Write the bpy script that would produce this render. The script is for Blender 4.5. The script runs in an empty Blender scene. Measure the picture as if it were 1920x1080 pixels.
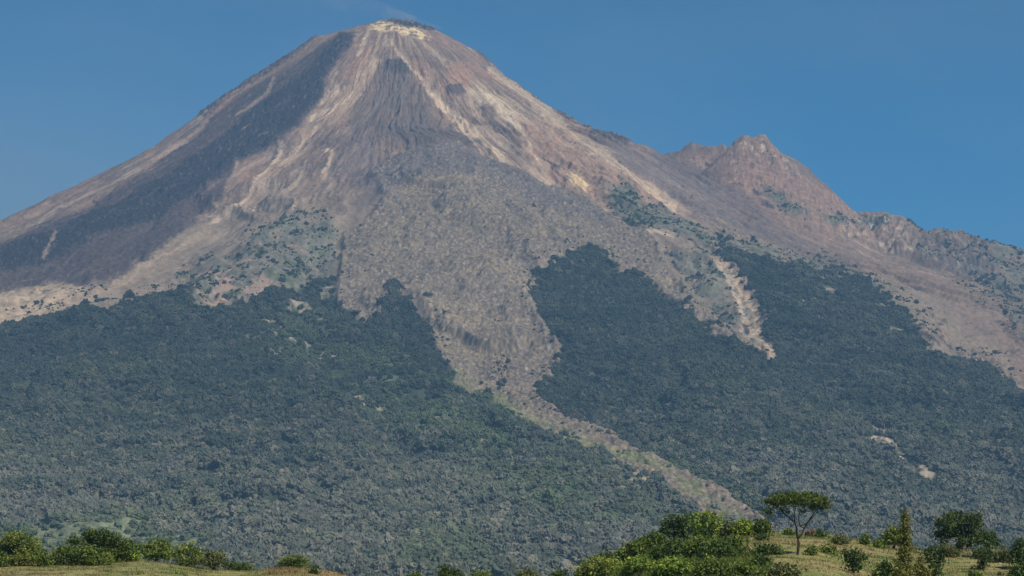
import bpy, math, random
import numpy as np
from mathutils import Vector
R = math.radians
sc = bpy.context.scene
C = sc.collection

# ------------------------------------------------------------------ camera
FPX = 5444.0                       # focal length in photograph pixels (1920 wide)
PITCH = math.atan(610 / FPX)
SP, CP = math.sin(PITCH), math.cos(PITCH)
cam_d = bpy.data.cameras.new('camera')
cam = bpy.data.objects.new('camera', cam_d); C.objects.link(cam)
cam_d.sensor_width = 36; cam_d.lens = 36 * FPX / 1920
cam_d.clip_start = 1; cam_d.clip_end = 90000
cam.location = (0, 0, 0); cam.rotation_euler = (R(90) + PITCH, 0, 0)
sc.camera = cam

# ------------------------------------------------------------------ sky, sun, exposure
SUN_EL, SUN_AZ = R(49), R(50)      # azimuth measured from straight behind the camera towards the right
sdir = Vector((math.cos(SUN_EL) * math.sin(SUN_AZ), -math.cos(SUN_EL) * math.cos(SUN_AZ), math.sin(SUN_EL)))
w = bpy.data.worlds.new('World'); sc.world = w; w.use_nodes = True
nt = w.node_tree; nt.nodes.clear()
wo = nt.nodes.new('ShaderNodeOutputWorld'); bg = nt.nodes.new('ShaderNodeBackground')
sk = nt.nodes.new('ShaderNodeTexSky'); sk.sky_type = 'NISHITA'; sk.sun_disc = False
sk.sun_elevation = SUN_EL; sk.sun_rotation = math.atan2(sdir.x, sdir.y)
sk.altitude = 1500; sk.air_density = 1.0; sk.dust_density = 0.3; sk.ozone_density = 3.0
mul = nt.nodes.new('ShaderNodeMix'); mul.data_type = 'RGBA'; mul.blend_type = 'MULTIPLY'; mul.inputs[0].default_value = 1
mul.inputs[7].default_value = (0.10, 0.80, 1.17, 1)
nt.links.new(sk.outputs[0], mul.inputs[6])
# faint high cirrus veil low in the west
tc = nt.nodes.new('ShaderNodeTexCoord'); mp = nt.nodes.new('ShaderNodeMapping'); mp.inputs['Scale'].default_value = (5, 5, 16)
nz = nt.nodes.new('ShaderNodeTexNoise'); nz.inputs['Scale'].default_value = 1.3; nz.inputs['Detail'].default_value = 5; nz.inputs['Roughness'].default_value = 0.45
cr = nt.nodes.new('ShaderNodeMapRange'); cr.inputs[1].default_value = 0.42; cr.inputs[2].default_value = 0.75; cr.inputs[3].default_value = 0; cr.inputs[4].default_value = 0.32
cl = nt.nodes.new('ShaderNodeMix'); cl.data_type = 'RGBA'; cl.inputs[7].default_value = (2.7, 4.1, 5.4, 1)
nt.links.new(tc.outputs['Generated'], mp.inputs[0]); nt.links.new(mp.outputs[0], nz.inputs[0]); nt.links.new(nz.outputs[0], cr.inputs[0])
sx = nt.nodes.new('ShaderNodeSeparateXYZ'); nt.links.new(tc.outputs['Generated'], sx.inputs[0])
def sky_ramp(out, a, b):
    q = nt.nodes.new('ShaderNodeMapRange'); q.interpolation_type = 'SMOOTHSTEP'; q.inputs[1].default_value = a; q.inputs[2].default_value = b; nt.links.new(out, q.inputs[0]); return q.outputs[0]
def sky_math(op, a, b):
    q = nt.nodes.new('ShaderNodeMath'); q.operation = op
    for i, k in enumerate((a, b)):
        if isinstance(k, (int, float)): q.inputs[i].default_value = k
        else: nt.links.new(k, q.inputs[i])
    return q.outputs[0]
veil = sky_math('MULTIPLY', sky_ramp(sx.outputs[0], 0.02, -0.19), sky_ramp(sx.outputs[2], 0.205, 0.13))
veil = sky_math('ADD', sky_math('MULTIPLY', veil, 0.8), sky_math('MULTIPLY', cr.outputs[0], 0.75))
nt.links.new(veil, cl.inputs[0]); dp = nt.nodes.new('ShaderNodeMapRange'); dp.inputs[1].default_value = 0.10; dp.inputs[2].default_value = 0.22; dp.inputs[3].default_value = 1.06; dp.inputs[4].default_value = 0.78
nt.links.new(sx.outputs[2], dp.inputs[0]); dm = nt.nodes.new('ShaderNodeVectorMath'); dm.operation = 'SCALE'
nt.links.new(mul.outputs[2], dm.inputs[0]); nt.links.new(dp.outputs[0], dm.inputs['Scale']); nt.links.new(dm.outputs[0], cl.inputs[6]); nt.links.new(cl.outputs[2], bg.inputs[0])
bg.inputs[1].default_value = 0.075
nt.links.new(bg.outputs[0], wo.inputs[0])
sl = bpy.data.lights.new('sun', 'SUN'); sl.energy = 4.6; sl.angle = R(0.5); sl.color = (1, 0.93, 0.82)
so = bpy.data.objects.new('sun', sl); C.objects.link(so)
so.rotation_euler = (-sdir).to_track_quat('-Z', 'Y').to_euler()
vs = sc.view_settings; vs.view_transform = 'Standard'; vs.look = 'None'; vs.gamma = 1; vs.exposure = 0.07
sc.cycles.max_bounces = 5; sc.cycles.volume_bounces = 0; sc.cycles.diffuse_bounces = 2
sc.cycles.transparent_max_bounces = 8

# ------------------------------------------------------------------ numpy helpers
rng = np.random.default_rng(7)
random.seed(7)
_P = np.random.default_rng(3).permutation(4096).astype(np.int32)
_A = np.random.default_rng(4).random(4096).astype(np.float32) * 2 * np.pi
_GX, _GY = np.cos(_A), np.sin(_A)

def noise(x, y, seed=0):
    x = np.asarray(x, np.float32); y = np.asarray(y, np.float32)
    xi = np.floor(x); yi = np.floor(y); fx = x - xi; fy = y - yi
    xi = xi.astype(np.int32); yi = yi.astype(np.int32)
    def g(a, b, dx, dy):
        k = _P[(_P[(a + seed * 131) & 4095] + b) & 4095]
        return _GX[k] * dx + _GY[k] * dy
    sx = fx * fx * fx * (fx * (fx * 6 - 15) + 10); sy = fy * fy * fy * (fy * (fy * 6 - 15) + 10)
    a = g(xi, yi, fx, fy); b = g(xi + 1, yi, fx - 1, fy)
    c = g(xi, yi + 1, fx, fy - 1); d = g(xi + 1, yi + 1, fx - 1, fy - 1)
    a = a + (b - a) * sx; c = c + (d - c) * sx
    return (a + (c - a) * sy) * 1.5

def fbm(x, y, o=4, seed=0, rough=0.5):
    s = 0; a = 1; t = 0; f = 1
    for i in range(o):
        s = s + noise(x * f, y * f, seed + i) * a; t += a; a *= rough; f *= 2.03
    return s / t * 1.4

def ridged(x, y, o=4, seed=0):
    s = 0; a = 1; t = 0; f = 1
    for i in range(o):
        n = 1 - np.abs(noise(x * f, y * f, seed + i)) * 2; s = s + n * a; t += a; a *= 0.5; f *= 2.07
    return s / t

def sst(a, b, x):
    t = np.clip((x - a) / (b - a), 0, 1); return t * t * (3 - 2 * t)

def proj(x, y, z):
    yc = y * CP + z * SP; zc = -y * SP + z * CP
    yc = np.maximum(yc, 1)
    return 960 + FPX * x / yc, 540 - FPX * zc / yc

def at(u, v, d):
    """the point at distance d (along the ground) on the line of sight of a place in the photograph"""
    a = (u - 960) / FPX; b = (540 - v) / FPX
    dy = CP - b * SP; dz = SP + b * CP
    return (a / dy * d, d, dz / dy * d)

# ------------------------------------------------------------------ the shape of the volcano
XC, YC, ZS = -481.0, 12000.0, 2475.0
PXM = 2.24
L_R = np.array([0, 30, 55, 95, 155, 185, 245, 345, 475, 595, 745, 1000, 1500, 2200, 3000, 6000]) * PXM
L_D = np.array([0, 2, 11, 22, 38, 59, 102, 173, 283, 352, 428, 545, 720, 880, 1000, 1130]) * PXM
R_R = np.array([0, 18, 35, 70, 95, 155, 205, 285, 385, 435, 495, 700, 1000, 1500, 2200, 3000, 6000]) * PXM
R_D = np.array([0, 6, 13, 27, 33, 67, 115, 178, 239, 258, 270, 395, 540, 700, 900, 1020, 1130]) * PXM
F_R = np.array([0, 60, 100, 200, 300, 400, 500, 745, 1000, 1500, 2000, 2700, 3100, 3500, 3800, 4500, 6000]) * PXM
F_D = np.array([0, 12, 32, 100, 165, 225, 280, 400, 500, 680, 830, 975, 1038, 1090, 1112, 1130, 1140]) * PXM
CREST = [(1240, 300, 12600), (1262, 287, 12560), (1300, 271, 12500), (1350, 276, 12450), (1375, 272, 12380), (1396, 247, 12300),
         (1434, 250, 12300), (1460, 278, 12250), (1500, 340, 12180), (1550, 368, 12100), (1622, 388, 12000), (1655, 384, 11950),
         (1690, 393, 11900), (1718, 436, 12000), (1755, 417, 12000), (1800, 424, 12000), (1850, 447, 12000), (1920, 464, 12000), (2150, 505, 12000), (2600, 640, 12000)]
CR3 = [at(*c) for c in CREST]

def smax(a, b, k):
    h = np.clip(0.5 + 0.5 * (a - b) / k, 0, 1)
    return b + (a - b) * h + k * h * (1 - h)

def base_h(x, y):
    dx = x - XC; dy = y - YC
    r = np.sqrt(dx * dx + dy * dy) + 1e-3
    s = dx / r; wl = np.where(s < 0, s * s, 0); wr = np.where(s > 0, s * s, 0); wf = 1 - s * s
    h = ZS - (wl * np.interp(r, L_R, L_D) + wr * np.interp(r, R_R, R_D) + wf * np.interp(r, F_R, F_D))
    best = np.full(np.shape(x), -1e4, np.float32)
    for (a, b) in zip(CR3[:-1], CR3[1:]):
        ex, ey = b[0] - a[0], b[1] - a[1]; L2 = ex * ex + ey * ey
        t = np.clip(((x - a[0]) * ex + (y - a[1]) * ey) / L2, 0, 1)
        qx = a[0] + ex * t - x; qy = a[1] + ey * t - y
        d = np.sqrt(qx * qx * 2.6 + qy * qy)
        best = np.maximum(best, a[2] + (b[2] - a[2]) * t - 0.60 * d)
    h = smax(h.astype(np.float32), best.astype(np.float32), 22.0)
    return h

# ------------------------------------------------------------------ regions of the slopes in image pixels (outlines of lava, scree, woods ...)
STEP = 3; U0, U1, V0, V1 = -240, 2160, -20, 1320
_uu, _vv = np.meshgrid(np.arange(U0, U1, STEP, dtype=np.float32), np.arange(V0, V1, STEP, dtype=np.float32))
def _dist(p, q):
    ex, ey = q[0] - p[0], q[1] - p[1]
    t = np.clip(((_uu - p[0]) * ex + (_vv - p[1]) * ey) / (ex * ex + ey * ey + 1e-6), 0, 1)
    return np.hypot(_uu - p[0] - ex * t, _vv - p[1] - ey * t)
def region(pts):
    """signed distance, positive inside"""
    d = np.full(_uu.shape, 1e5, np.float32); ins = np.zeros(_uu.shape, bool)
    n = len(pts)
    for i in range(n):
        p, q = pts[i], pts[(i + 1) % n]
        d = np.minimum(d, _dist(p, q))
        if p[1] != q[1]:
            c = ((p[1] > _vv) != (q[1] > _vv)) & (_uu < (q[0] - p[0]) * (_vv - p[1]) / (q[1] - p[1]) + p[0])
            ins ^= c
    return np.where(ins, d, -d)
def line(pts, half=0):
    d = np.full(_uu.shape, 1e5, np.float32)
    for p, q in zip(pts[:-1], pts[1:]): d = np.minimum(d, _dist(p, q))
    return half - d
def look(f, u, v):
    x = np.clip((u - U0) / STEP, 0, f.shape[1] - 1.001); y = np.clip((v - V0) / STEP, 0, f.shape[0] - 1.001)
    xi = x.astype(np.int32); yi = y.astype(np.int32); fx = x - xi; fy = y - yi
    return (f[yi, xi] * (1 - fx) + f[yi, xi + 1] * fx) * (1 - fy) + (f[yi + 1, xi] * (1 - fx) + f[yi + 1, xi + 1] * fx) * fy

REG = {
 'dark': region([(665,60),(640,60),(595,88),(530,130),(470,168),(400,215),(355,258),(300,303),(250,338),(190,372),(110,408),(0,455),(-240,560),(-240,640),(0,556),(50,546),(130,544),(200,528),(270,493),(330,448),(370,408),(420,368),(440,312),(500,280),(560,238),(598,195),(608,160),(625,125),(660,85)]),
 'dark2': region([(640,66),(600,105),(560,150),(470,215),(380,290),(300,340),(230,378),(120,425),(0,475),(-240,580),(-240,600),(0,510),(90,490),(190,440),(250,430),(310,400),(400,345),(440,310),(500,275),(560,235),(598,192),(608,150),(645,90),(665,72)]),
 'left_tan': region([(-240,570),(0,550),(60,540),(115,530),(165,545),(130,577),(60,597),(0,612),(-240,650)]),
 'streak': region([(702,105),(718,108),(698,150),(665,188),(640,205),(603,230),(578,268),(552,298),(520,322),(530,290),(555,258),(576,232),(592,200),(612,168),(626,140),(640,165),(665,150),(690,118)]),
 'streak2': line([(560,285),(500,338),(440,388),(380,432),(300,484),(220,528),(130,578)], 7),
 'summit': region([(692,48),(715,38),(745,44),(790,52),(812,68),(805,74),(775,64),(760,66),(740,56),(725,58),(705,60),(690,56)]),
 'darktop': region([(722,37),(760,40),(800,50),(822,54),(815,58),(780,52),(740,44)]),
 'red': region([(1000,215),(1050,240),(1110,290),(1180,335),(1240,365),(1290,392),(1270,388),(1210,375),(1165,345),(1150,380),(1165,410),(1130,395),(1090,360),(1050,350),(1015,320),(985,285),(975,240)]),
 'red2': region([(845,115),(880,118),(890,150),(870,180),(845,185),(830,160)]),
 'redleft': region([(660,95),(700,85),(680,140),(650,150),(630,150)]),
 'tanr': region([(895,150),(960,190),(1040,235),(1110,280),(1180,325),(1250,370),(1285,390),(1230,370),(1160,330),(1090,290),(1040,262),(985,235),(975,240),(985,265),(960,245),(930,215),(900,190),(870,160)]),
 'scar': region([(1062,325),(1085,318),(1105,338),(1100,360),(1075,350)]),
 'chute1': line([(735,80),(762,115),(790,150),(815,175),(840,210),(880,250),(930,300),(1000,345),(1050,372),(1110,400)], 5),
 'chute2': line([(790,70),(812,95),(830,110)], 4),
 'chute3': line([(865,170),(895,215),(925,245),(960,275),(1000,320),(1050,355),(1130,398),(1180,430)], 8),
 'chute4': line([(800,140),(830,190),(870,240),(900,262)], 5),
 'chute5': line([(712,60),(706,85),(692,115)], 4),
 'grayfan': region([(715,105),(760,120),(800,190),(850,270),(800,285),(740,270),(690,260),(640,320),(610,330),(650,250),(690,170)]),
 'dome': region([(722,118),(740,112),(765,122),(772,140),(745,145),(725,135)]),
 'dome2': region([(830,160),(865,158),(872,175),(855,185),(835,172)]),
 'crestlava': line([(905,98),(950,138),(1000,174),(1060,212),(1130,247),(1175,269)], 10),
 'crestlavaL': line([(590,68),(540,101),(480,141),(430,178),(380,214)], 8),
 'rubble': region([(790,285),(860,280),(950,305),(1030,350),(1100,375),(1180,430),(1230,455),(1250,500),(1290,540),(1330,590),(1402,655),(1380,652),(1300,602),(1240,547),(1190,502),(1100,485),(1020,498),(988,545),(1008,590),(1045,640),(1052,672),(1025,702),(1008,737),(1060,768),(1150,812),(1230,855),(1330,898),(1400,942),(1440,985),(1560,1060),(1440,1100),(1320,1000),(1243,930),(1196,902),(1157,884),(1079,838),(1029,820),(974,795),(925,760),(852,712),(830,682),(810,640),(800,590),(770,565),(745,545),(735,560),(715,612),(680,617),(650,602),(628,570),(636,500),(640,440),(680,420),(720,380),(690,340),(745,300)]),
 'lobe': region([(745,300),(790,284),(860,279),(950,303),(1030,350),(1110,400),(1150,440),(1030,400),(930,330),(850,320),(780,330),(700,400),(660,420),(690,340)]),
 'rubL': region([(700,250),(640,300),(690,380),(740,330)]),
 'green_a': region([(1130,355),(1165,340),(1200,372),(1260,395),(1330,430),(1410,455),(1470,480),(1430,490),(1340,470),(1290,440),(1230,430),(1180,425),(1150,400)]),
 'green_b': region([(480,430),(560,395),(600,400),(640,445),(630,520),(560,540),(490,545),(440,510)]),
 'green_c': region([(340,500),(400,480),(480,500),(560,500),(600,530),(540,560),(440,580),(370,575),(310,552)]),
 'green_d': region([(1430,350),(1470,365),(1520,395),(1600,410),(1700,400),(1650,425),(1560,420),(1480,400),(1440,375)]),
 'green_e': region([(1255,480),(1330,460),(1480,480),(1560,490),(1640,530),(1700,590),(1660,600),(1560,520),(1440,490),(1350,480),(1400,560),(1430,640),(1400,650),(1340,590),(1290,530)]),
 'green_f': region([(1720,450),(1850,440),(2000,470),(2150,520),(2150,740),(1920,640),(1870,570),(1800,520),(1730,480)]),
 'wedgeR': region([(1255,290),(1330,275),(1400,258),(1440,262),(1500,320),(1620,392),(1700,430),(1640,450),(1560,440),(1450,400),(1350,340)]),
 'grayband': region([(1170,272),(1250,300),(1330,350),(1400,400),(1480,470),(1540,500),(1480,470),(1400,440),(1300,395),(1230,345),(1150,285)]),
 'pband': line([(1240,295),(1330,345),(1400,390),(1460,440),(1530,480),(1600,500)], 16),
 'crag1': region([(1365,275),(1400,257),(1440,262),(1480,300),(1510,330),(1490,330),(1440,290),(1400,280)]),
 'crag2': region([(1570,420),(1650,402),(1700,420),(1730,470),(1640,460),(1580,440)]),
 'crag3': region([(1715,430),(1780,428),(1850,450),(1870,520),(1790,520),(1740,470)]),
 'F1': region([(-240,700),(0,614),(60,597),(150,577),(250,571),(300,553),(335,545),(370,570),(420,580),(460,572),(500,545),(560,540),(600,520),(632,522),(628,560),(650,604),(680,620),(712,614),(728,565),(740,548),(770,570),(800,592),(812,642),(830,685),(852,712),(925,757),(974,792),(1029,817),(1079,834),(1126,858),(1157,880),(1196,897),(1243,922),(1275,952),(1320,978),(1390,1010),(1440,1045),(1440,1320),(-240,1320)]),
 'F1thin': region([(500,560),(640,610),(700,640),(860,740),(1060,850),(1250,930),(1330,1000),(1000,1000),(840,850),(700,780),(600,700),(520,640)]),
 'F2': region([(1012,505),(1060,490),(1120,484),(1190,505),(1240,550),(1300,605),(1360,645),(1400,662),(1450,680),(1460,660),(1440,610),(1425,560),(1380,500),(1355,472),(1400,480),(1470,500),(1560,505),(1620,530),(1665,562),(1700,592),(1727,612),(1730,650),(1790,668),(1850,682),(1925,748),(2150,860),(2150,1320),(1440,1320),(1460,990),(1440,956),(1394,922),(1336,898),(1280,872),(1223,848),(1184,833),(1146,806),(1099,786),(1052,763),(1005,732),(1027,702),(1055,672),(1050,640),(1014,590),(993,545)]),
 'F2thin': region([(1420,480),(1560,500),(1660,550),(1720,620),(1660,640),(1570,610),(1480,580),(1440,530)]),
 'topthin': region([(300,540),(420,500),(640,440),(645,610),(560,700),(450,640),(350,600)]),
 'slide': region([(1335,472),(1352,478),(1380,510),(1404,545),(1420,580),(1432,605),(1446,632),(1460,664),(1446,666),(1420,645),(1386,630),(1392,600),(1380,560),(1356,515)]),
 'slide2': region([(1608,780),(1636,790),(1668,798),(1666,822),(1648,826),(1624,803)]),
 'slide3': line([(1640,815),(1665,835),(1690,852),(1710,872),(1745,890)], 8),
 'bare1': region([(650,740),(668,733),(690,755),(685,775),(665,765)]),
 'bare2': region([(1170,905),(1205,893),(1232,912),(1180,918)]),
 'bare3': line([(500,600),(540,640),(580,660),(640,690)], 12),
 'bare4': region([(540,560),(560,555),(575,580),(560,595),(545,580)]),
 'fringe': line([(850,705),(980,780),(1100,830),(1200,872),(1260,890),(1300,920),(1350,950),(1400,990)], 13),
 'fringe2': line([(1250,858),(1320,885),(1390,915),(1440,955)], 8),
 'meadow': region([(-240,1010),(20,990),(120,978),(210,965),(270,975),(310,1000),(400,1010),(420,1035),(330,1060),(-240,1060)]),
 'meadow2': region([(740,1040),(790,1015),(870,1015),(930,1040),(930,1080),(740,1080)]),
 'flowaxis': line([(900,700),(1010,765),(1130,822),(1270,895),(1400,965),(1560,1060)], 0),
 'sA': line([(735,72),(745,95),(765,125),(785,145),(800,165),(820,190),(850,225),(880,255),(905,285)], 2.5),
 'sB': line([(815,178),(850,215),(895,250),(930,285),(970,320),(1000,345),(1040,365)], 5),
 'sC': region([(872,165),(905,168),(942,185),(965,212),(974,236),(958,236),(930,207),(900,192)]),
 'sD': line([(973,235),(985,262),(1005,290),(1015,320),(1035,340),(1070,365)], 3),
 'sF': line([(925,128),(1000,192),(1060,240),(1130,290),(1200,335),(1262,380)], 8),
 'sI': line([(612,283),(628,292),(618,315),(602,340)], 3.5),
 'sL1': line([(528,282),(498,325),(458,368),(425,400),(395,420)], 3.5),
 'sL2': line([(448,298),(430,335),(420,358)], 2.5),
 'sL3': line([(508,148),(502,170),(472,193),(448,212)], 2.5),
 'sL4': line([(388,228),(350,262),(290,303)], 3.5),
 'sL5': line([(105,440),(96,465),(82,483)], 2.5),
 'sT': line([(1212,430),(1240,436),(1262,441)], 5),
 'sM': line([(690,52),(683,78),(670,100)], 3),
 'dE': line([(902,200),(938,243),(968,283),(990,308)], 5),
 'dE2': line([(925,222),(958,260),(982,296)], 3),
 'dH': line([(683,165),(672,200),(668,250),(690,292),(700,320)], 9),
 'dH2': line([(700,232),(735,250),(765,268),(790,288)], 6),
 'dG': line([(812,122),(820,148),(815,160)], 7),
 'dK1': line([(955,388),(985,425)], 6), 'dK2': line([(1028,438),(1052,468)], 6), 'dK3': line([(795,505),(815,520)], 6), 'dK4': line([(980,480),(1000,520)], 6),
 'dJ': line([(705,336),(713,346)], 5),
 'dR1': line([(1246,477),(1262,480),(1276,484)], 2.5), 'dR2': line([(1262,490),(1272,502)], 3), 'dR3': line([(1322,309),(1335,313)], 3),
 'dR4': line([(1428,381),(1438,387),(1450,391)], 2.5), 'dR5': line([(1375,345),(1390,350)], 2.5), 'dR6': line([(1413,358),(1420,363)], 3), 'dR7': line([(1240,377),(1250,382)], 2.5),
 'dR8': line([(1020,296),(1035,312),(1060,318)], 3), 'dR9': line([(1395,596),(1405,606)], 4),
 'pebL': line([(395,408),(440,397),(490,382),(548,386)], 9),
 'cliffL': region([(330,520),(380,490),(470,500),(520,530),(540,545),(480,572),(420,572),(350,555)]),
 'rightscree': region([(1640,520),(1760,560),(1860,640),(1960,760),(2150,880),(2150,700),(1960,600),(1800,500),(1700,450),(1600,430),(1480,400),(1350,330),(1260,292),(1330,370),(1420,450),(1560,500)]),
}

def full_h(x, y):
    """height of the finished mountain and the image pixel coordinates of every point, projected through the camera"""
    h0 = base_h(x, y)
    u, v = proj(x, y, h0)
    dx = x - XC; dy = y - YC
    r = np.hypot(dx, dy) + 1; az = np.arctan2(dx, -dy)
    lr = np.log(r / 100 + 1)
    h = h0.copy()
    amp = sst(200, 2600, r)
    wsp = fbm(x / 900, y / 900, 3, 21)
    # broad spurs and valleys running down the flanks, then gullies, lobes and levees
    h += amp * 55 * fbm(az * 5.5 + wsp * 0.7, lr * 0.9, 3, 31)
    h += sst(3000, 6000, r) * 22 * fbm(x / 420, y / 420, 3, 45) + 6 * sst(1500, 3000, r)
    h += 75 * np.exp(-((u - 845) / 165) ** 2 - ((v - 380) / 105) ** 2)
    calm = np.maximum(sst(-40, 40, look(REG['rubble'], u, v)) * 0.85, sst(-60, 20, np.maximum(look(REG['meadow'], u, v), look(REG['meadow2'], u, v))))
    h += sst(2400, 4200, r) * (32 * (ridged(az * 13 + wsp * 1.8, lr * 2.2, 3, 48) - 0.55) + 18 * (ridged(az * 31 + wsp * 3, lr * 5, 3, 49) - 0.55)) * (1 - calm)
    u, v = proj(x, y, h)
    wu = fbm(x / 260, y / 260, 4, 11) ; wv = fbm(x / 260 + 40, y / 260, 4, 12)
    u2 = u + wu * 9; v2 = v + wv * 7
    m = lambda n, s=6: sst(-s, s, look(REG[n], u2, v2))
    h += sst(250, 1200, r) * 30 * (ridged(az * 11 + wsp * 1.6 + 0.5 * wu, lr * 1.5, 3, 35) - 0.55)
    h += (0.25 + 0.75 * sst(150, 700, r)) * 7 * fbm(az * 26 + wsp * 2.0 + wu * 0.5, lr * 3.0, 4, 41) * (1 - 0.6 * m('rubble', 20))
    h += sst(1800, 3500, r) * 13 * fbm(x / 170, y / 170, 3, 47)
    rb = m('rubble', 11); dk = m('dark', 8)
    h += rb * 16 + dk * 4 + m('dark2', 7) * 12 + m('lobe', 12) * 14
    h -= 16 * np.exp(-np.clip(-look(REG['flowaxis'], u, v), 0, 400) ** 2 / 70 ** 2)
    h += m('F1', 26) * 7
    h -= m('slide', 9) * 14 + m('slide2', 6) * 10
    h -= m('chute1', 7) * 5 + m('chute3', 9) * 6 + m('streak', 8) * 5
    h += m('crestlava', 4) * 8 + m('crestlavaL', 4) * 7
    h += m('dome', 5) * 10 + m('dome2', 5) * 8
    # roughness: blocky on lava and crags, fine on scree
    rk = ridged(x / 38, y / 38, 4, 51)
    f1 = fbm(x / 17, y / 17, 3, 55)
    f2 = fbm(x / 60, y / 60, 4, 59)
    crag = np.maximum(np.maximum(m('crag1', 9), m('crag2', 12)), np.maximum(m('crag3', 14) * 0.8, m('red', 20) * 0.45))
    farR = sst(1240, 1290, u) * sst(560, 500, v - (u - 1250) * 0.25)
    h += sst(150, 600, r) * sst(2600, 1500, r) * (1 - 0.8 * rb) * (1 - m('wedgeR', 20)) * 8 * (ridged(az * 58 + wsp * 3 + wu * 0.8, lr * 5, 3, 42) - 0.5)
    sdr = look(REG['rubble'], u2, v2)
    h += (1 + 6 * sst(850, 650, v)) * np.exp(-((sdr - 5) / 5) ** 2) + rb * (2 + 8 * sst(900, 650, v)) * (ridged(x / 130, y / 150, 3, 65) - 0.5)
    rough = 0.22 + 0.75 * rb + 0.9 * m('dark2', 10) + 0.45 * dk + 1.0 * crag + 1.6 * np.maximum(m('crestlava', 6), m('crestlavaL', 6)) + 0.35 * farR + 0.35 * m('green_e', 20)
    h += rough * (5.0 * f1 + 5.0 * (rk - 0.5)) + (2 + 7 * crag + 3 * rb + 4 * farR + 4 * m('dark2', 10)) * f2
    h += crag * 42 * (ridged(x / 120, y / 120, 4, 61) - 0.55)
    top = sst(420, 0, r)
    h += top * 9 * fbm(x / 30, y / 30, 4, 63) + m('darktop', 3) * (6 + 14 * f1)
    return h, u, v, wu, wv

def mix(a, b, t):
    return a + (np.asarray(b, np.float32) - a) * t[..., None]

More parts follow.
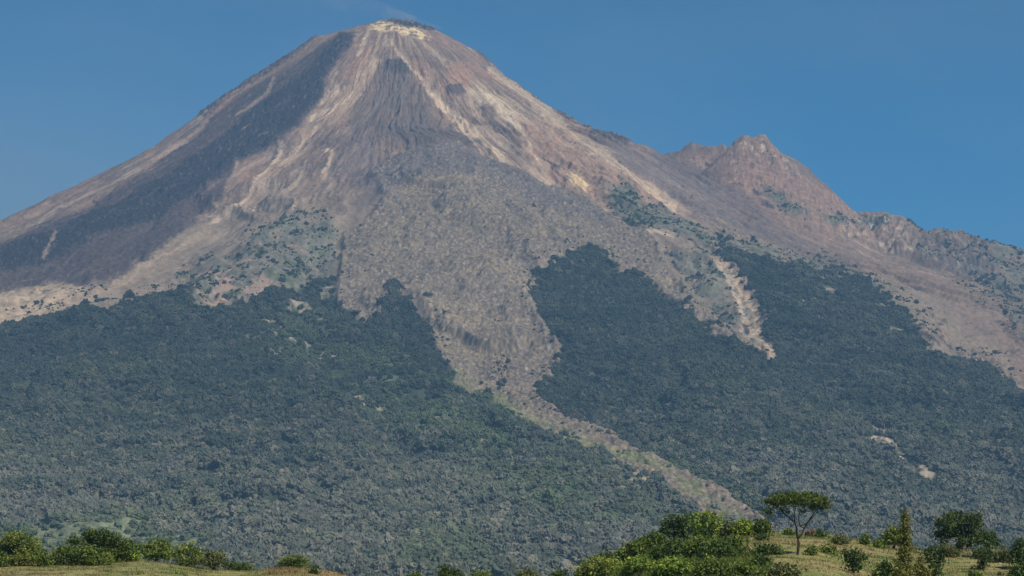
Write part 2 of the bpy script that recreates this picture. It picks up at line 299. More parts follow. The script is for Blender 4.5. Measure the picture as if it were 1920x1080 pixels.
def mountain_colour(x, y, u, v, wu, wv):
    dx = x - XC; dy = y - YC
    r = np.hypot(dx, dy) + 1; az = np.arctan2(dx, -dy); lr = np.log(r / 100 + 1)
    wsp = fbm(x / 900, y / 900, 3, 21)
    fine = fbm(x / 9, y / 9, 2, 71); sp = fbm(x / 26, y / 26, 3, 73); big = fbm(x / 340, y / 340, 4, 75)
    st = fbm(az * 26 + wsp * 2 + wu * 0.5, lr * 2.4, 5, 77, 0.6); st2 = fbm(az * 70 + wsp * 3 + wu * 0.8, lr * 5, 4, 79, 0.6)
    st3 = fbm(az * 150 + wsp * 5 + wu * 1.2, lr * 9, 3, 80, 0.6)
    sidep = np.maximum(sst(-20, 20, look(REG['wedgeR'], u, v)), np.maximum(sst(-10, 20, look(REG['crag2'], u, v)), sst(-10, 20, look(REG['crag3'], u, v))))
    alt = fbm(x / 13 + wu * 2, y / 110, 4, 83, 0.6)
    st = st * (1 - sidep) + alt * sidep; st2 = st2 * (1 - sidep) + alt * sidep; st3 = st3 * (1 - sidep) + fbm(x / 7, y / 60, 3, 85) * sidep
    u1 = u + wu * 7 + sp * 3; v1 = v + wv * 6 + fine * 2
    m = lambda n, s=4: sst(-s, s, look(REG[n], u1, v1))
    c = np.empty(x.shape + (3,), np.float32); c[...] = (0.205, 0.150, 0.122)
    c = mix(c, (0.135, 0.108, 0.100), sst(-0.25, 0.5, big))
    c = mix(c, (0.33, 0.285, 0.245), 0.75 * sst(0.05, 0.55, st) * sst(3200, 1500, r))
    c = mix(c, (0.115, 0.098, 0.105), 0.6 * sst(0.1, 0.5, st2) * sst(2600, 1200, r))
    c = mix(c, (0.29, 0.18, 0.145), 0.6 * sst(0.15, 0.6, fbm(x / 210, y / 210, 3, 81)) * sst(2600, 900, r))
    c = mix(c, (0.22, 0.195, 0.165), sst(1500, 2600, r) * 0.7)
    c = mix(c, (0.105, 0.092, 0.092), m('grayfan', 22) * (0.75 + 0.3 * st))
    rs = m('rightscree', 14)
    c = mix(c, (0.19, 0.145, 0.122), rs * 0.8); c = mix(c, (0.26, 0.21, 0.19), rs * 0.6 * sst(0, 0.5, st))
    c = mix(c, (0.28, 0.185, 0.150), m('wedgeR', 14) * 0.7 * (0.8 + 0.4 * sp))
    c = mix(c, (0.155, 0.135, 0.140), m('grayband', 10) * 0.7); c = mix(c, (0.16, 0.122, 0.10), m('green_f', 30) * 0.7)
    c = mix(c, (0.10, 0.085, 0.098), m('pband', 10) * np.clip(0.55 + 1.3 * sp, 0, 1))
    # chutes, ash streaks and altered rock
    c = mix(c, (0.44, 0.375, 0.30), m('tanr', 11) * np.clip(0.72 + 0.8 * st2, 0, 1))
    rd = m('red', 11)
    c = mix(c, (0.31, 0.225, 0.18), rd * np.clip(0.75 + 0.8 * st2, 0, 1)); c = mix(c, (0.28, 0.15, 0.115), rd * sst(0.1, 0.6, sp + st2 * 0.6) * 0.55)
    c = mix(c, (0.33, 0.215, 0.17), np.maximum(m('red2', 8), m('redleft', 6) * 0.6) * 0.8)
    for n, k, s in (('chute1', 0.6, 5), ('chute2', 0.8, 3), ('chute3', 0.85, 7), ('chute4', 0.6, 4), ('chute5', 0.7, 3)):
        c = mix(c, (0.38, 0.31, 0.245), m(n, s) * k * np.clip(0.8 + 0.9 * st2, 0, 1))
    c = mix(c, (0.56, 0.45, 0.28), m('scar', 4)); c = mix(c, (0.40, 0.325, 0.255), np.maximum(m('streak', 6), 0.6 * m('streak2', 6)) * np.clip(0.7 + 1.1 * st2, 0, 1))
    for n, k in (('sA', .75), ('sB', .85), ('sD', .6), ('sF', .6), ('sI', .7), ('sL1', .7), ('sL2', .6), ('sT', .8), ('sM', .7)):
        c = mix(c, (0.56, 0.47, 0.36), m(n, 2.5) * k * np.clip(0.85 + 0.8 * st2, 0, 1))
    c = mix(c, (0.52, 0.45, 0.36), m('sC', 7) * np.clip(0.75 + 0.9 * st2, 0, 1))
    for n, k in (('dE', .7), ('dE2', .6), ('dH', .6), ('dH2', .6), ('dG', .5), ('dJ', .8)):
        c = mix(c, (0.085, 0.075, 0.085), m(n, 4) * k * np.clip(0.7 + 1.2 * sp, 0, 1))
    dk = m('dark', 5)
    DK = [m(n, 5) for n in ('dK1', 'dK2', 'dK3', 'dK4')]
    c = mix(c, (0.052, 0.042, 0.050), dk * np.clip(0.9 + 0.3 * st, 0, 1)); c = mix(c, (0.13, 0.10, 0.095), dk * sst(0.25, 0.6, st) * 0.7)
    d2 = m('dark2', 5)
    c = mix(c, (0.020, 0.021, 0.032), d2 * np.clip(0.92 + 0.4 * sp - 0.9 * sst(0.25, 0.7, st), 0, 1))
    for n in ('sL3', 'sL4', 'sL5'): c = mix(c, (0.30, 0.24, 0.20), m(n, 2.5) * 0.75)
    c = mix(c, (0.055, 0.05, 0.06), np.maximum(m('dome', 4), m('dome2', 4)) * 0.8)
    c = mix(c, (0.05, 0.046, 0.056), np.maximum(m('crestlava', 3), m('crestlavaL', 3)) * np.clip(0.8 + sp, 0, 1))
    c = mix(c, (0.38, 0.315, 0.24), m('left_tan', 6) * np.clip(0.8 + 0.8 * sp, 0, 1))
    c = mix(c, (0.58, 0.48, 0.31), m('summit', 3) * np.clip(0.75 + 2.2 * sp, 0, 1)); c = mix(c, (0.04, 0.038, 0.045), m('darktop', 2))
    # the grey block field of the young flow
    rb = m('rubble', 5)
    c = mix(c, (0.160, 0.138, 0.112), rb * 0.95); c = mix(c, (0.225, 0.192, 0.138), rb * sst(0.0, 0.6, fbm(x / 260, y / 200, 3, 91)) * 0.8)
    c = mix(c, (0.085, 0.08, 0.09), rb * sst(0.0, 0.5, fbm(x / 26, y / 30, 4, 93, 0.65) + 0.30 * m('lobe', 16)) * 0.8)
    c = mix(c, (0.30, 0.27, 0.23), rb * sst(0.15, 0.5, fbm(x / 11, y / 11, 2, 94)) * 0.5)
    c = mix(c, (0.115, 0.105, 0.12), np.maximum(m('lobe', 14), m('rubL', 20)) * 0.7 * np.clip(0.8 + sp, 0, 1))
    for q in DK: c = mix(c, (0.07, 0.065, 0.075), q * 0.6)
    # vegetation
    gs = np.zeros_like(r)
    for n, s, k in (('green_a', 14, 0.95), ('green_b', 26, 0.75), ('green_c', 16, 0.75), ('green_d', 8, 0.85), ('green_e', 18, 0.7), ('green_f', 24, 0.55), ('F2thin', 20, 0.8)):
        gs = np.maximum(gs, m(n, s) * k)
    gs = np.clip(gs * (0.75 + 1.2 * fbm(x / 90, y / 90, 4, 95)), 0, 1)
    c = mix(c, mix(np.broadcast_to(np.array((0.075, 0.092, 0.050), np.float32), c.shape), (0.15, 0.145, 0.085), sst(-0.2, 0.4, fbm(x / 28, y / 28, 4, 96))), gs)
    cr_ = np.maximum(np.maximum(m('crag1', 6), m('crag2', 9)), m('crag3', 10))
    c = mix(c, (0.115, 0.088, 0.075), m('crag3', 12) * 0.85)
    c = mix(c, (0.40, 0.35, 0.29), cr_ * (1 - 0.6 * m('crag3', 10)) * sst(0.05, 0.5, fbm(x / 35, y / 35, 3, 97)) * 0.85)
    c = mix(c, (0.11, 0.085, 0.08), cr_ * sst(0.1, 0.5, -sp) * 0.6)
    c = mix(c, (0.36, 0.25, 0.19), m('cliffL', 10) * sst(-0.15, 0.35, fbm(x / 60, y / 60, 4, 107)) * 0.85)
    sdf = np.maximum(look(REG['F1'], u1, v1), look(REG['F2'], u1, v1)) + (15 - 8 * sst(680, 800, v)) * fbm(x / 80, y / 80, 5, 109, 0.7)
    fo = sst(-3, 3, sdf)
    bare = np.zeros_like(r)
    for n in ('slide', 'slide2', 'slide3', 'bare1', 'bare2', 'bare4'): bare = np.maximum(bare, m(n, 3))
    bare = np.maximum(bare, m('bare3', 6) * sst(0.0, 0.4, sp))
    bn = fbm(x / 75, y / 110, 4, 111, 0.6)
    bare = np.maximum(bare, fo * 0.65 * sst(0.24, 0.42, bn) * np.maximum(np.maximum(m('F1thin', 40), m('F2thin', 20)), m('topthin', 24)))
    bare = np.maximum(bare, fo * 0.5 * sst(0.55, 0.68, bn))
    fg = np.maximum(m('fringe', 9), m('fringe2', 7)); md = np.maximum(m('meadow', 7), m('meadow2', 18) * 0.7)
    c = mix(c, (0.050, 0.062, 0.036), fo)
    c = mix(c, (0.13, 0.16, 0.07), fo * m('F1thin', 30) * sst(-0.2, 0.5, fbm(x / 150, y / 150, 3, 99)) * 0.6)
    c = mix(c, (0.13, 0.17, 0.065), fg * 0.75 * np.clip(0.7 + big, 0, 1)); c = mix(c, (0.185, 0.205, 0.110), md * np.clip(0.85 + sp, 0, 1))
    c = mix(c, (0.33, 0.27, 0.19), np.clip(bare * (0.75 + 1.2 * sp), 0, 1)); c = mix(c, (0.40, 0.32, 0.24), np.maximum(m('slide', 3), np.maximum(m('slide2', 3), m('slide3', 3) * 0.5)) * np.clip(0.45 + 2.4 * sp, 0, 1))
    c *= (1 + (0.22 + 0.3 * rb) * fine + (0.24 - 0.02 * rb) * sp + 0.22 * st + 0.42 * st3 * (1 - rb) * sst(3800, 2000, r))[..., None]
    for n in ('dR1', 'dR2', 'dR3', 'dR4', 'dR5', 'dR6', 'dR7', 'dR8', 'dR9'): c = mix(c, (0.025, 0.028, 0.032), m(n, 2) * 0.9)
    c = mix(c, (0.42, 0.36, 0.30), m('pebL', 6) * sst(0.1, 0.4, fbm(x / 14, y / 20, 2, 105)) * 0.9)
    c = np.where((fo < 0.5)[..., None] & (gs < 0.3)[..., None], c * np.array([1.16, 1.03, 0.88], np.float32), c)
    # scattered pale and dark blocks
    k = fbm(x / 11, y / 11, 2, 101)
    c = mix(c, (0.42, 0.38, 0.33), sst(0.42, 0.62, k) * (1 - fo) * (0.2 + 0.3 * rb)); c = mix(c, (0.03, 0.03, 0.035), sst(0.42, 0.62, -k) * (1 - fo) * (0.2 + 0.25 * rb))
    return np.clip(c, 0.01, 0.8), fo, gs, bare, fg, md, rb

# ------------------------------------------------------------------ materials
def new_mat(name, rough=0.9):
    m = bpy.data.materials.new(name); m.use_nodes = True
    b = m.node_tree.nodes['Principled BSDF']; b.inputs['Roughness'].default_value = rough
    b.inputs['Specular IOR Level'].default_value = 0.15
    return m, m.node_tree, b
def attr_mat(name, attr='tone', bump=None, scale=1.0, var=0.25, trans=0.0, rough=0.9):
    """vertex tone times procedural variation, with procedural bump"""
    m, t, b = new_mat(name, rough)
    a = t.nodes.new('ShaderNodeAttribute'); a.attribute_name = attr
    c = t.nodes.new('ShaderNodeTexCoord'); n = t.nodes.new('ShaderNodeTexNoise'); n.inputs['Scale'].default_value = scale
    n.inputs['Detail'].default_value = 6; n.inputs['Roughness'].default_value = 0.65
    t.links.new(c.outputs['Object'], n.inputs[0])
    r = t.nodes.new('ShaderNodeMapRange'); r.inputs[1].default_value = 0.25; r.inputs[2].default_value = 0.75
    r.inputs[3].default_value = 1 - var; r.inputs[4].default_value = 1 + var
    t.links.new(n.outputs[0], r.inputs[0])
    x = t.nodes.new('ShaderNodeVectorMath'); x.operation = 'SCALE'
    t.links.new(a.outputs['Color'], x.inputs[0]); t.links.new(r.outputs[0], x.inputs['Scale']); t.links.new(x.outputs[0], b.inputs['Base Color'])
    if bump:
        bp = t.nodes.new('ShaderNodeBump'); bp.inputs['Distance'].default_value = bump; bp.inputs['Strength'].default_value = 1
        t.links.new(n.outputs[0], bp.inputs['Height']); t.links.new(bp.outputs[0], b.inputs['Normal'])
    if trans:
        o = t.nodes['Material Output']; tr = t.nodes.new('ShaderNodeBsdfTranslucent'); mx = t.nodes.new('ShaderNodeMixShader')
        mx.inputs[0].default_value = trans
        t.links.new(x.outputs[0], tr.inputs[0]); t.links.new(b.outputs[0], mx.inputs[1]); t.links.new(tr.outputs[0], mx.inputs[2]); t.links.new(mx.outputs[0], o.inputs[0])
    return m
def noise_mat(name, ca, cb, scale=2.0, bump=0.02, rough=0.9):
    m, t, b = new_mat(name, rough)
    c = t.nodes.new('ShaderNodeTexCoord'); n = t.nodes.new('ShaderNodeTexNoise'); n.inputs['Scale'].default_value = scale; n.inputs['Detail'].default_value = 5
    t.links.new(c.outputs['Object'], n.inputs[0])
    r = t.nodes.new('ShaderNodeValToRGB'); r.color_ramp.elements[0].position = 0.35; r.color_ramp.elements[1].position = 0.65
    r.color_ramp.elements[0].color = (*ca, 1); r.color_ramp.elements[1].color = (*cb, 1)
    t.links.new(n.outputs[0], r.inputs[0]); t.links.new(r.outputs[0], b.inputs['Base Color'])
    bp = t.nodes.new('ShaderNodeBump'); bp.inputs['Distance'].default_value = bump
    t.links.new(n.outputs[0], bp.inputs['Height']); t.links.new(bp.outputs[0], b.inputs['Normal'])
    return m
M_mount = attr_mat('mountain_rock', bump=1.3, scale=0.12, var=0.16)
M_ground = attr_mat('dry_grass_ground', bump=0.12, scale=1.1, var=0.25)
M_leaf = attr_mat('leaves', scale=1.5, var=0.3, trans=0.28, rough=0.6)
M_grass = attr_mat('grass_blades', scale=0.6, var=0.3, trans=0.3)
M_bark = noise_mat('bark', (0.035, 0.027, 0.020), (0.085, 0.068, 0.052), 3, 0.03)
M_palebark = noise_mat('pale_bark', (0.16, 0.14, 0.11), (0.26, 0.23, 0.19), 3, 0.03)

def mesh_from(name, verts, faces, mat, tone=None, parent=None, smooth=False):
    """verts (n,3), faces (m,k) arrays -> one linked mesh object"""
    me = bpy.data.meshes.new(name)
    verts = np.asarray(verts, np.float32); faces = np.asarray(faces, np.int32); k = faces.shape[1]
    me.vertices.add(len(verts)); me.vertices.foreach_set('co', verts.ravel())
    me.loops.add(faces.size); me.loops.foreach_set('vertex_index', faces.ravel())
    me.polygons.add(len(faces)); me.polygons.foreach_set('loop_start', np.arange(0, faces.size, k, dtype=np.int32))
    if smooth: me.polygons.foreach_set('use_smooth', np.ones(len(faces), bool))
    me.update(calc_edges=True)
    if tone is not None:
        ca = me.color_attributes.new('tone', 'FLOAT_COLOR', 'POINT')
        ca.data.foreach_set('color', np.concatenate([tone, np.ones((len(verts), 1))], 1).astype(np.float32).ravel())
    me.materials.append(mat)
    o = bpy.data.objects.new(name, me); C.objects.link(o); o.parent = parent
    return o
def tag(o, label=None, cat=None, group=None, kind=None):
    for k, v in (('label', label), ('category', cat), ('group', group), ('kind', kind)):
        if v: o[k] = v
    return o
def grid_faces(nr, nc):
    i = np.arange(nr - 1)[:, None] * nc + np.arange(nc - 1)[None, :]
    return np.stack([i, i + 1, i + nc + 1, i + nc], -1).reshape(-1, 4)

# ------------------------------------------------------------------ build the volcano
dense = np.linspace(-11.3, 11.3, 1500)
side = np.array([12, 13.5, 16, 20, 26, 34, 44, 56])
angs = np.radians(np.concatenate([-side[::-1], dense, side]))
rows = np.concatenate([np.arange(2900, 3600, 14), np.arange(3600, 11000, 5.6), np.arange(11000, 12450, 4.6), np.arange(12450, 13200, 25), np.arange(13200, 18000, 160), [20000, 25000, 32000]])
TA = np.tan(angs)
GX = (rows[:, None] * TA[None, :]).astype(np.float32); GY = np.repeat(rows[:, None], len(angs), 1).astype(np.float32)
GZ, GU, GV, WU, WV = full_h(GX, GY)
col, FO, GS, BARE, FG, MD, RB = mountain_colour(GX, GY, GU, GV, WU, WV)
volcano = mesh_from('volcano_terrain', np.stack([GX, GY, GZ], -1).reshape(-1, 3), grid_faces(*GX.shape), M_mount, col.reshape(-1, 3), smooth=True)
tag(volcano, 'steep grey and brown volcano with lava flows and lower wooded slopes', kind='structure')
del volcano['label']; volcano['label'] = 'volcano with lava flows, ash chutes and a second rocky peak on its right'
ROW0 = rows
def grid_at(arr, x, y):
    i = np.clip(np.interp(y, rows, np.arange(len(rows))), 0, len(rows) - 1.001); j = np.clip(np.interp(x / y, TA, np.arange(len(TA))), 0, len(TA) - 1.001)
    a = i.astype(int); b = j.astype(int); fi = i - a; fj = j - b
    return (arr[a, b] * (1 - fj) + arr[a, b + 1] * fj) * (1 - fi) + (arr[a + 1, b] * (1 - fj) + arr[a + 1, b + 1] * fj) * fi
def mountain_hit(u, v):
    """where the line of sight through a place in the photograph first meets the mountain"""
    d = np.arange(3000, 12400, 4.0); x = at(u, v, 1.0)[0] * d; zr = at(u, v, 1.0)[2] * d
    z = grid_at(GZ, x, d); k = np.argmax(z > zr)
    return x[k], d[k], z[k]

# ------------------------------------------------------------------ the woods: one crown per tree, too many to count
def scatter_forest():
    N = 1040000
    a = np.tan(np.radians(rng.uniform(-11.2, 11.2, N))); d = np.sqrt(rng.uniform(3700.0 ** 2, 12330.0 ** 2, N))
    x = a * d; y = d
    fo = grid_at(FO, x, y); gs = grid_at(GS, x, y); br = grid_at(BARE, x, y); fg = grid_at(FG, x, y); md = grid_at(MD, x, y)
    u = grid_at(GU, x, y); v = grid_at(GV, x, y)
    clump = fbm(x / 130, y / 130, 3, 201); cl2 = fbm(x / 45, y / 45, 2, 203)
    thin = sst(-30, 30, look(REG['F1thin'], u, v)) * 0.5 + sst(-20, 20, look(REG['F2thin'], u, v)) * 0.6 + sst(-20, 30, look(REG['topthin'], u, v)) * 0.6
    dens = fo * np.clip(1.0 - thin * (1 + clump * 1.6) - 0.25 * np.clip(-clump, 0, 1), 0.1, 1)
    dens = np.maximum(dens, sst(-40, 2, np.maximum(look(REG['F1'], u, v), look(REG['F2'], u, v))) * 0.7 * sst(-0.1, 0.4, clump + 0.6 * cl2) * (1 - 0.6 * grid_at(RB, x, y)))
    dens = np.maximum(dens, gs * 0.75 * np.clip(0.35 + 1.6 * clump + 1.2 * cl2, 0, 1))
    ff = look(REG['green_f'], u, v); dens = np.maximum(dens, sst(-15, 20, ff) * 0.75 * np.clip(0.35 + 2.2 * clump + cl2, 0, 1))
    dens *= (1 - 0.97 * sst(0.3, 0.6, br)) * (1 - 0.72 * fg) * (1 - 0.93 * md)
    rb = grid_at(RB, x, y); dens = np.maximum(dens, rb * sst(0.42, 0.6, clump) * 0.05)
    dens = np.maximum(dens, rb * 0.25 * sst(14, 0, -look(line([(945, 650), (935, 700), (940, 740)], 6), u, v)))
    dens = np.maximum(dens, 0.9 * (v < np.interp(x / y, TA, GV.min(0)) + 6) * (sst(1832, 1850, u) + 0.5 * (u > 1740) * (u < 1832) + (u > 1700) * (u < 1730)))
    fx, fy, _ = mountain_hit(342, 1010); dens *= 1 - (np.abs(x - fx - 1) < 18) * (y > fy - 140) * (y < fy + 14)
    keep = rng.random(N) < dens * 0.42
    x, y, u, v, clump, cl2, fo, gs, md, fg = (q[keep] for q in (x, y, u, v, clump, cl2, fo, gs, md, fg))
    n = len(x); z = grid_at(GZ, x, y)
    s = rng.lognormal(1.62, 0.30, n) * (0.75 + 0.45 * sst(0.2, 0.8, fo)); s *= 1 + 0.35 * np.clip(cl2, -0.6, 1); s *= np.where((fo < 0.3) & (rng.random(n) < 0.8), 0.55, 1.0); s *= np.where(rng.random(n) < 0.06, 1.5, 1.0)
    s = np.clip(s, 1.6, 12)
    hgt = s * rng.uniform(0.75, 1.25, n)
    t = np.empty((n, 3), np.float32); t[:] = (0.038, 0.050, 0.033)
    t = mix(t, (0.088, 0.098, 0.052), np.clip(0.7 * rng.random(n) ** 2.6 + 0.55 * clump + 0.8 * fbm(x / 420, y / 420, 3, 207), 0, 1) * 0.85)
    low = sst(640, 1000, v)  # crowns paler and greyer downslope: dry woodland, plus low haze painted into the tint
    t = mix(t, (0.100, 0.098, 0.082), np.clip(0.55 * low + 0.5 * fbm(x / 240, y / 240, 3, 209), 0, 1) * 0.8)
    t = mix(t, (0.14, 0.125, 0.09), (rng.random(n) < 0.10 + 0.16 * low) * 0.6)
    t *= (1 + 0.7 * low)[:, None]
    t = mix(t, (0.10, 0.14, 0.05), np.clip(sst(-40, 40, look(REG['F1thin'], u, v)) * 0.5 * (0.6 + clump) + np.maximum(md, fg) * 0.6, 0, 1))
    t *= rng.uniform(0.8, 1.22, n)[:, None]
    me = bpy.data.meshes.new('woodland_points'); me.vertices.add(n)
    me.vertices.foreach_set('co', np.stack([x, y, z + hgt * 0.35], -1).astype(np.float32).ravel())
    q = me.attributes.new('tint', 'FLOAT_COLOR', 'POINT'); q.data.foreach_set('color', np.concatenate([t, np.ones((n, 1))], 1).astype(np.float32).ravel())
    q = me.attributes.new('size', 'FLOAT_VECTOR', 'POINT'); q.data.foreach_set('vector', np.stack([s * rng.uniform(0.85, 1.2, n), s * rng.uniform(0.85, 1.2, n), hgt], -1).astype(np.float32).ravel())
    q = me.attributes.new('turn', 'FLOAT_VECTOR', 'POINT'); q.data.foreach_set('vector', np.stack([rng.uniform(-.3, .3, n), rng.uniform(-.3, .3, n), rng.uniform(0, 6.28, n)], -1).astype(np.float32).ravel())
    q = me.attributes.new('pick', 'INT', 'POINT'); q.data.foreach_set('value', rng.integers(0, 5, n).astype(np.int32))
    o = bpy.data.objects.new('woodland', me); C.objects.link(o)
    # canopy material reads the tint of each crown
    m, tr, b = new_mat('canopy')
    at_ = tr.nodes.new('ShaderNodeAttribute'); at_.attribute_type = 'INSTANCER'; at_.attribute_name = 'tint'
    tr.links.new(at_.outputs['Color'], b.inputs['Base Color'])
    g = bpy.data.node_groups.new('woodland_crowns', 'GeometryNodeTree')
    g.interface.new_socket('Geometry', in_out='INPUT', socket_type='NodeSocketGeometry'); g.interface.new_socket('Geometry', in_out='OUTPUT', socket_type='NodeSocketGeometry')
    N_ = g.nodes.new; L = g.links.new
    gi, go = N_('NodeGroupInput'), N_('NodeGroupOutput')
    gt = N_('GeometryNodeGeometryToInstance')
    for k in range(5):
        ic = N_('GeometryNodeMeshIcoSphere'); ic.inputs['Subdivisions'].default_value = 4; ic.inputs['Radius'].default_value = 1
        sp_ = N_('GeometryNodeSetPosition'); ps = N_('GeometryNodeInputPosition')
        add = N_('ShaderNodeVectorMath'); add.inputs[1].default_value = (k * 7.3, k * 3.1, k * 5.7); L(ps.outputs[0], add.inputs[0])
        no = N_('ShaderNodeTexNoise'); no.inputs['Scale'].default_value = 1.5; no.inputs['Detail'].default_value = 3; no.inputs['Roughness'].default_value = 0.75; L(add.outputs[0], no.inputs['Vector'])
        mr = N_('ShaderNodeMapRange'); mr.inputs[1].default_value = 0.28; mr.inputs[2].default_value = 0.72; mr.inputs[3].default_value = 0.35; mr.inputs[4].default_value = 1.5; L(no.outputs[0], mr.inputs[0])
        sc_ = N_('ShaderNodeVectorMath'); sc_.operation = 'SCALE'; L(ps.outputs[0], sc_.inputs[0]); L(mr.outputs[0], sc_.inputs['Scale'])
        L(ic.outputs[0], sp_.inputs['Geometry']); L(sc_.outputs[0], sp_.inputs['Position'])
        sm = N_('GeometryNodeSetMaterial'); sm.inputs['Material'].default_value = m; L(sp_.outputs[0], sm.inputs[0]); L(sm.outputs[0], gt.inputs[0])
    ip = N_('GeometryNodeInstanceOnPoints'); ip.inputs['Pick Instance'].default_value = True
    def named(nm, ty):
        q = N_('GeometryNodeInputNamedAttribute'); q.data_type = ty; q.inputs['Name'].default_value = nm; return q.outputs['Attribute']
    L(gi.outputs[0], ip.inputs['Points']); L(gt.outputs[0], ip.inputs['Instance']); L(named('pick', 'INT'), ip.inputs['Instance Index'])
    L(named('turn', 'FLOAT_VECTOR'), ip.inputs['Rotation']); L(named('size', 'FLOAT_VECTOR'), ip.inputs['Scale']); L(ip.outputs[0], go.inputs[0])
    md_ = o.modifiers.new('crowns', 'NODES'); md_.node_group = g
    tag(o, 'dark green woodland covering the lower slopes of the volcano', kind='stuff')
    print('forest crowns', n)
scatter_forest()

# ------------------------------------------------------------------ near ground: a grassy rise in front of the valley
HC = 430.0
CU = [-900, -300, 0, 150, 280, 330, 400, 480, 530, 590, 640, 700, 800, 1000, 1080, 1180, 1240, 1300, 1370, 1440, 1530, 1600, 1680, 1740, 1800, 1900, 2200, 3000]
CV = [1060, 1052, 1058, 1055, 1051, 1056, 1066, 1070, 1063, 1065, 1077, 1092, 1100, 1100, 1084, 1050, 1028, 1014, 1004, 1000, 1004, 1018, 1028, 1034, 1035, 1037, 1045, 1060]
def ground_h(x, y):
    d = np.maximum(np.hypot(x, y), 1.0); yy = np.maximum(y, 1e-3)
    u = 960 + FPX * (x / yy) * 0.994; u = np.where(y > 20, u, 960)
    v = np.interp(u, CU, CV)
    zc = (1150 - v) / FPX * HC * 1.012
    zc = np.where(y > 20, zc, 5)
    t = HC - yy
    hill = zc + 0.6 - np.where(t > 0, 0.070 * np.sqrt(t * t + 120) + 0.00012 * t * t, 0.11 * np.sqrt(t * t + 80))
    base = -2.2 - 6 * sst(480, 900, yy) - 26 * sst(700, 2600, d) + 0.5 * fbm(x / 60, y / 60, 2, 301)
    h = smax(hill, base, 2.5)
    return h + (0.35 * fbm(x / 22, y / 22, 3, 303) + 0.10 * fbm(x / 3, y / 3, 3, 305)) * sst(15, 60, d) * (1 - sst(2300, 2900, d))
ga = np.radians(np.concatenate([np.linspace(-180, -14, 60), np.linspace(-13, 13, 800), np.linspace(14, 180, 60)]))
gr = np.concatenate([np.geomspace(1.0, 200, 50)[:-1], np.arange(200, 300, 1.5), np.arange(300, 450, 0.5), np.arange(450, 560, 3), np.geomspace(560, 3000, 70)])
gx = (gr[:, None] * np.sin(ga)).astype(np.float32); gy = (gr[:, None] * np.cos(ga)).astype(np.float32)
gz = ground_h(gx, gy)
# the far edge of this sheet dips under the start of the mountain's apron
gz = np.where(gr[:, None] > 2850, gz - 20 * (gr[:, None] - 2850) / 150, gz)
def grass_tone(x, y):
    a = fbm(x / 9, y / 5, 4, 311); b = fbm(x / 2.2, y / 1.4, 3, 313); b2 = fbm(x / 30, y / 18, 3, 315)
    c = np.empty(x.shape + (3,), np.float32); c[...] = (0.290, 0.250, 0.100)
    c = mix(c, (0.165, 0.185, 0.055), sst(-0.15, 0.45, a + 0.4 * b2))
    c = mix(c, (0.27, 0.185, 0.10), sst(0.1, 0.55, -b2 + 0.5 * b) * 0.75)
    c = mix(c, (0.055, 0.075, 0.022), sst(0.25, 0.6, b) * 0.7)
    u = 960 + FPX * x / np.maximum(y, 1)
    c = mix(c, (0.055, 0.08, 0.022), sst(1400, 1330, u) * sst(1060, 1090, u) * 0.85)
    c = mix(c, (0.26, 0.15, 0.07), sst(470, 520, u) * sst(680, 640, u) * 0.5)
    return c
gt_ = grass_tone(gx, gy)
ground = mesh_from('ground', np.stack([gx, gy, gz], -1).reshape(-1, 3), grid_faces(*gx.shape), M_ground, gt_.reshape(-1, 3), smooth=True)
tag(ground, 'grassy rise of dry and green grass in the foreground', kind='structure')

def gz1(x, y): return float(ground_h(np.array([x], np.float32), np.array([y], np.float32))[0])
def ground_hit(u, v, behind=0.0):
    """where a line of sight meets the near slope; off the crest it falls back to a place just behind it"""
    for d in np.arange(300, 436, 0.5):
        x, y, z = at(u, v, d)
        if gz1(x, y) >= z: return x, y, gz1(x, y)
    x, y, z = at(u, v, HC + behind); return x, y, gz1(x, y)

# grass and low herbs
def scatter_blades(name, n, test, hmin, hmax, tone, label, per=5, spread=0.25, wd=0.05):
    a = np.tan(np.radians(rng.uniform(-11.0, 11.0, n))); y = np.sqrt(rng.uniform(318.0 ** 2, 447.0 ** 2, n)); x = a * y
    u = 960 + FPX * x / y; k = rng.random(n) < test(u, x, y); x, y, u = x[k], y[k], u[k]; n = len(x)
    x = np.repeat(x, per) + rng.normal(0, spread, n * per); y = np.repeat(y, per) + rng.normal(0, spread, n * per); u = np.repeat(u, per); n *= per
    z = ground_h(x.astype(np.float32), y.astype(np.float32)) - 0.03
    hh = rng.uniform(hmin, hmax, n); th = rng.uniform(0, 6.28, n); ww = wd * rng.uniform(0.6, 1.6, n)
    lx = rng.normal(0, 0.35, n) * hh; ly = rng.normal(0, 0.35, n) * hh
    p = np.stack([np.stack([x - np.cos(th) * ww, y - np.sin(th) * ww, z], -1), np.stack([x + np.cos(th) * ww, y + np.sin(th) * ww, z], -1), np.stack([x + lx, y + ly, z + hh], -1)], 1)
    t = tone(x, y, u) * rng.uniform(0.65, 1.35, n)[:, None]
    o = mesh_from(name, p.reshape(-1, 3), np.arange(n * 3).reshape(-1, 3), M_grass, np.repeat(t, 3, 0))
    tag(o, label, kind='stuff')
def t_grass(u, x, y):
    return np.clip(0.35 + 1.2 * fbm(x / 6, y / 4, 3, 321), 0.05, 1)
scatter_blades('grass', 60000, t_grass, 0.12, 0.42, lambda x, y, u: grass_tone(x, y) * 1.05, 'tussocky dry and green grass on the foreground rise', per=4, wd=0.05)
def t_herb(u, x, y):
    return sst(1070, 1100, u) * sst(1470, 1350, u + (y - 360) * 1.4) * np.clip(0.75 + 1.2 * fbm(x / 4, y / 4, 3, 325), 0, 1) + 0.02 * sst(0.2, 0.5, fbm(x / 7, y / 5, 3, 327))
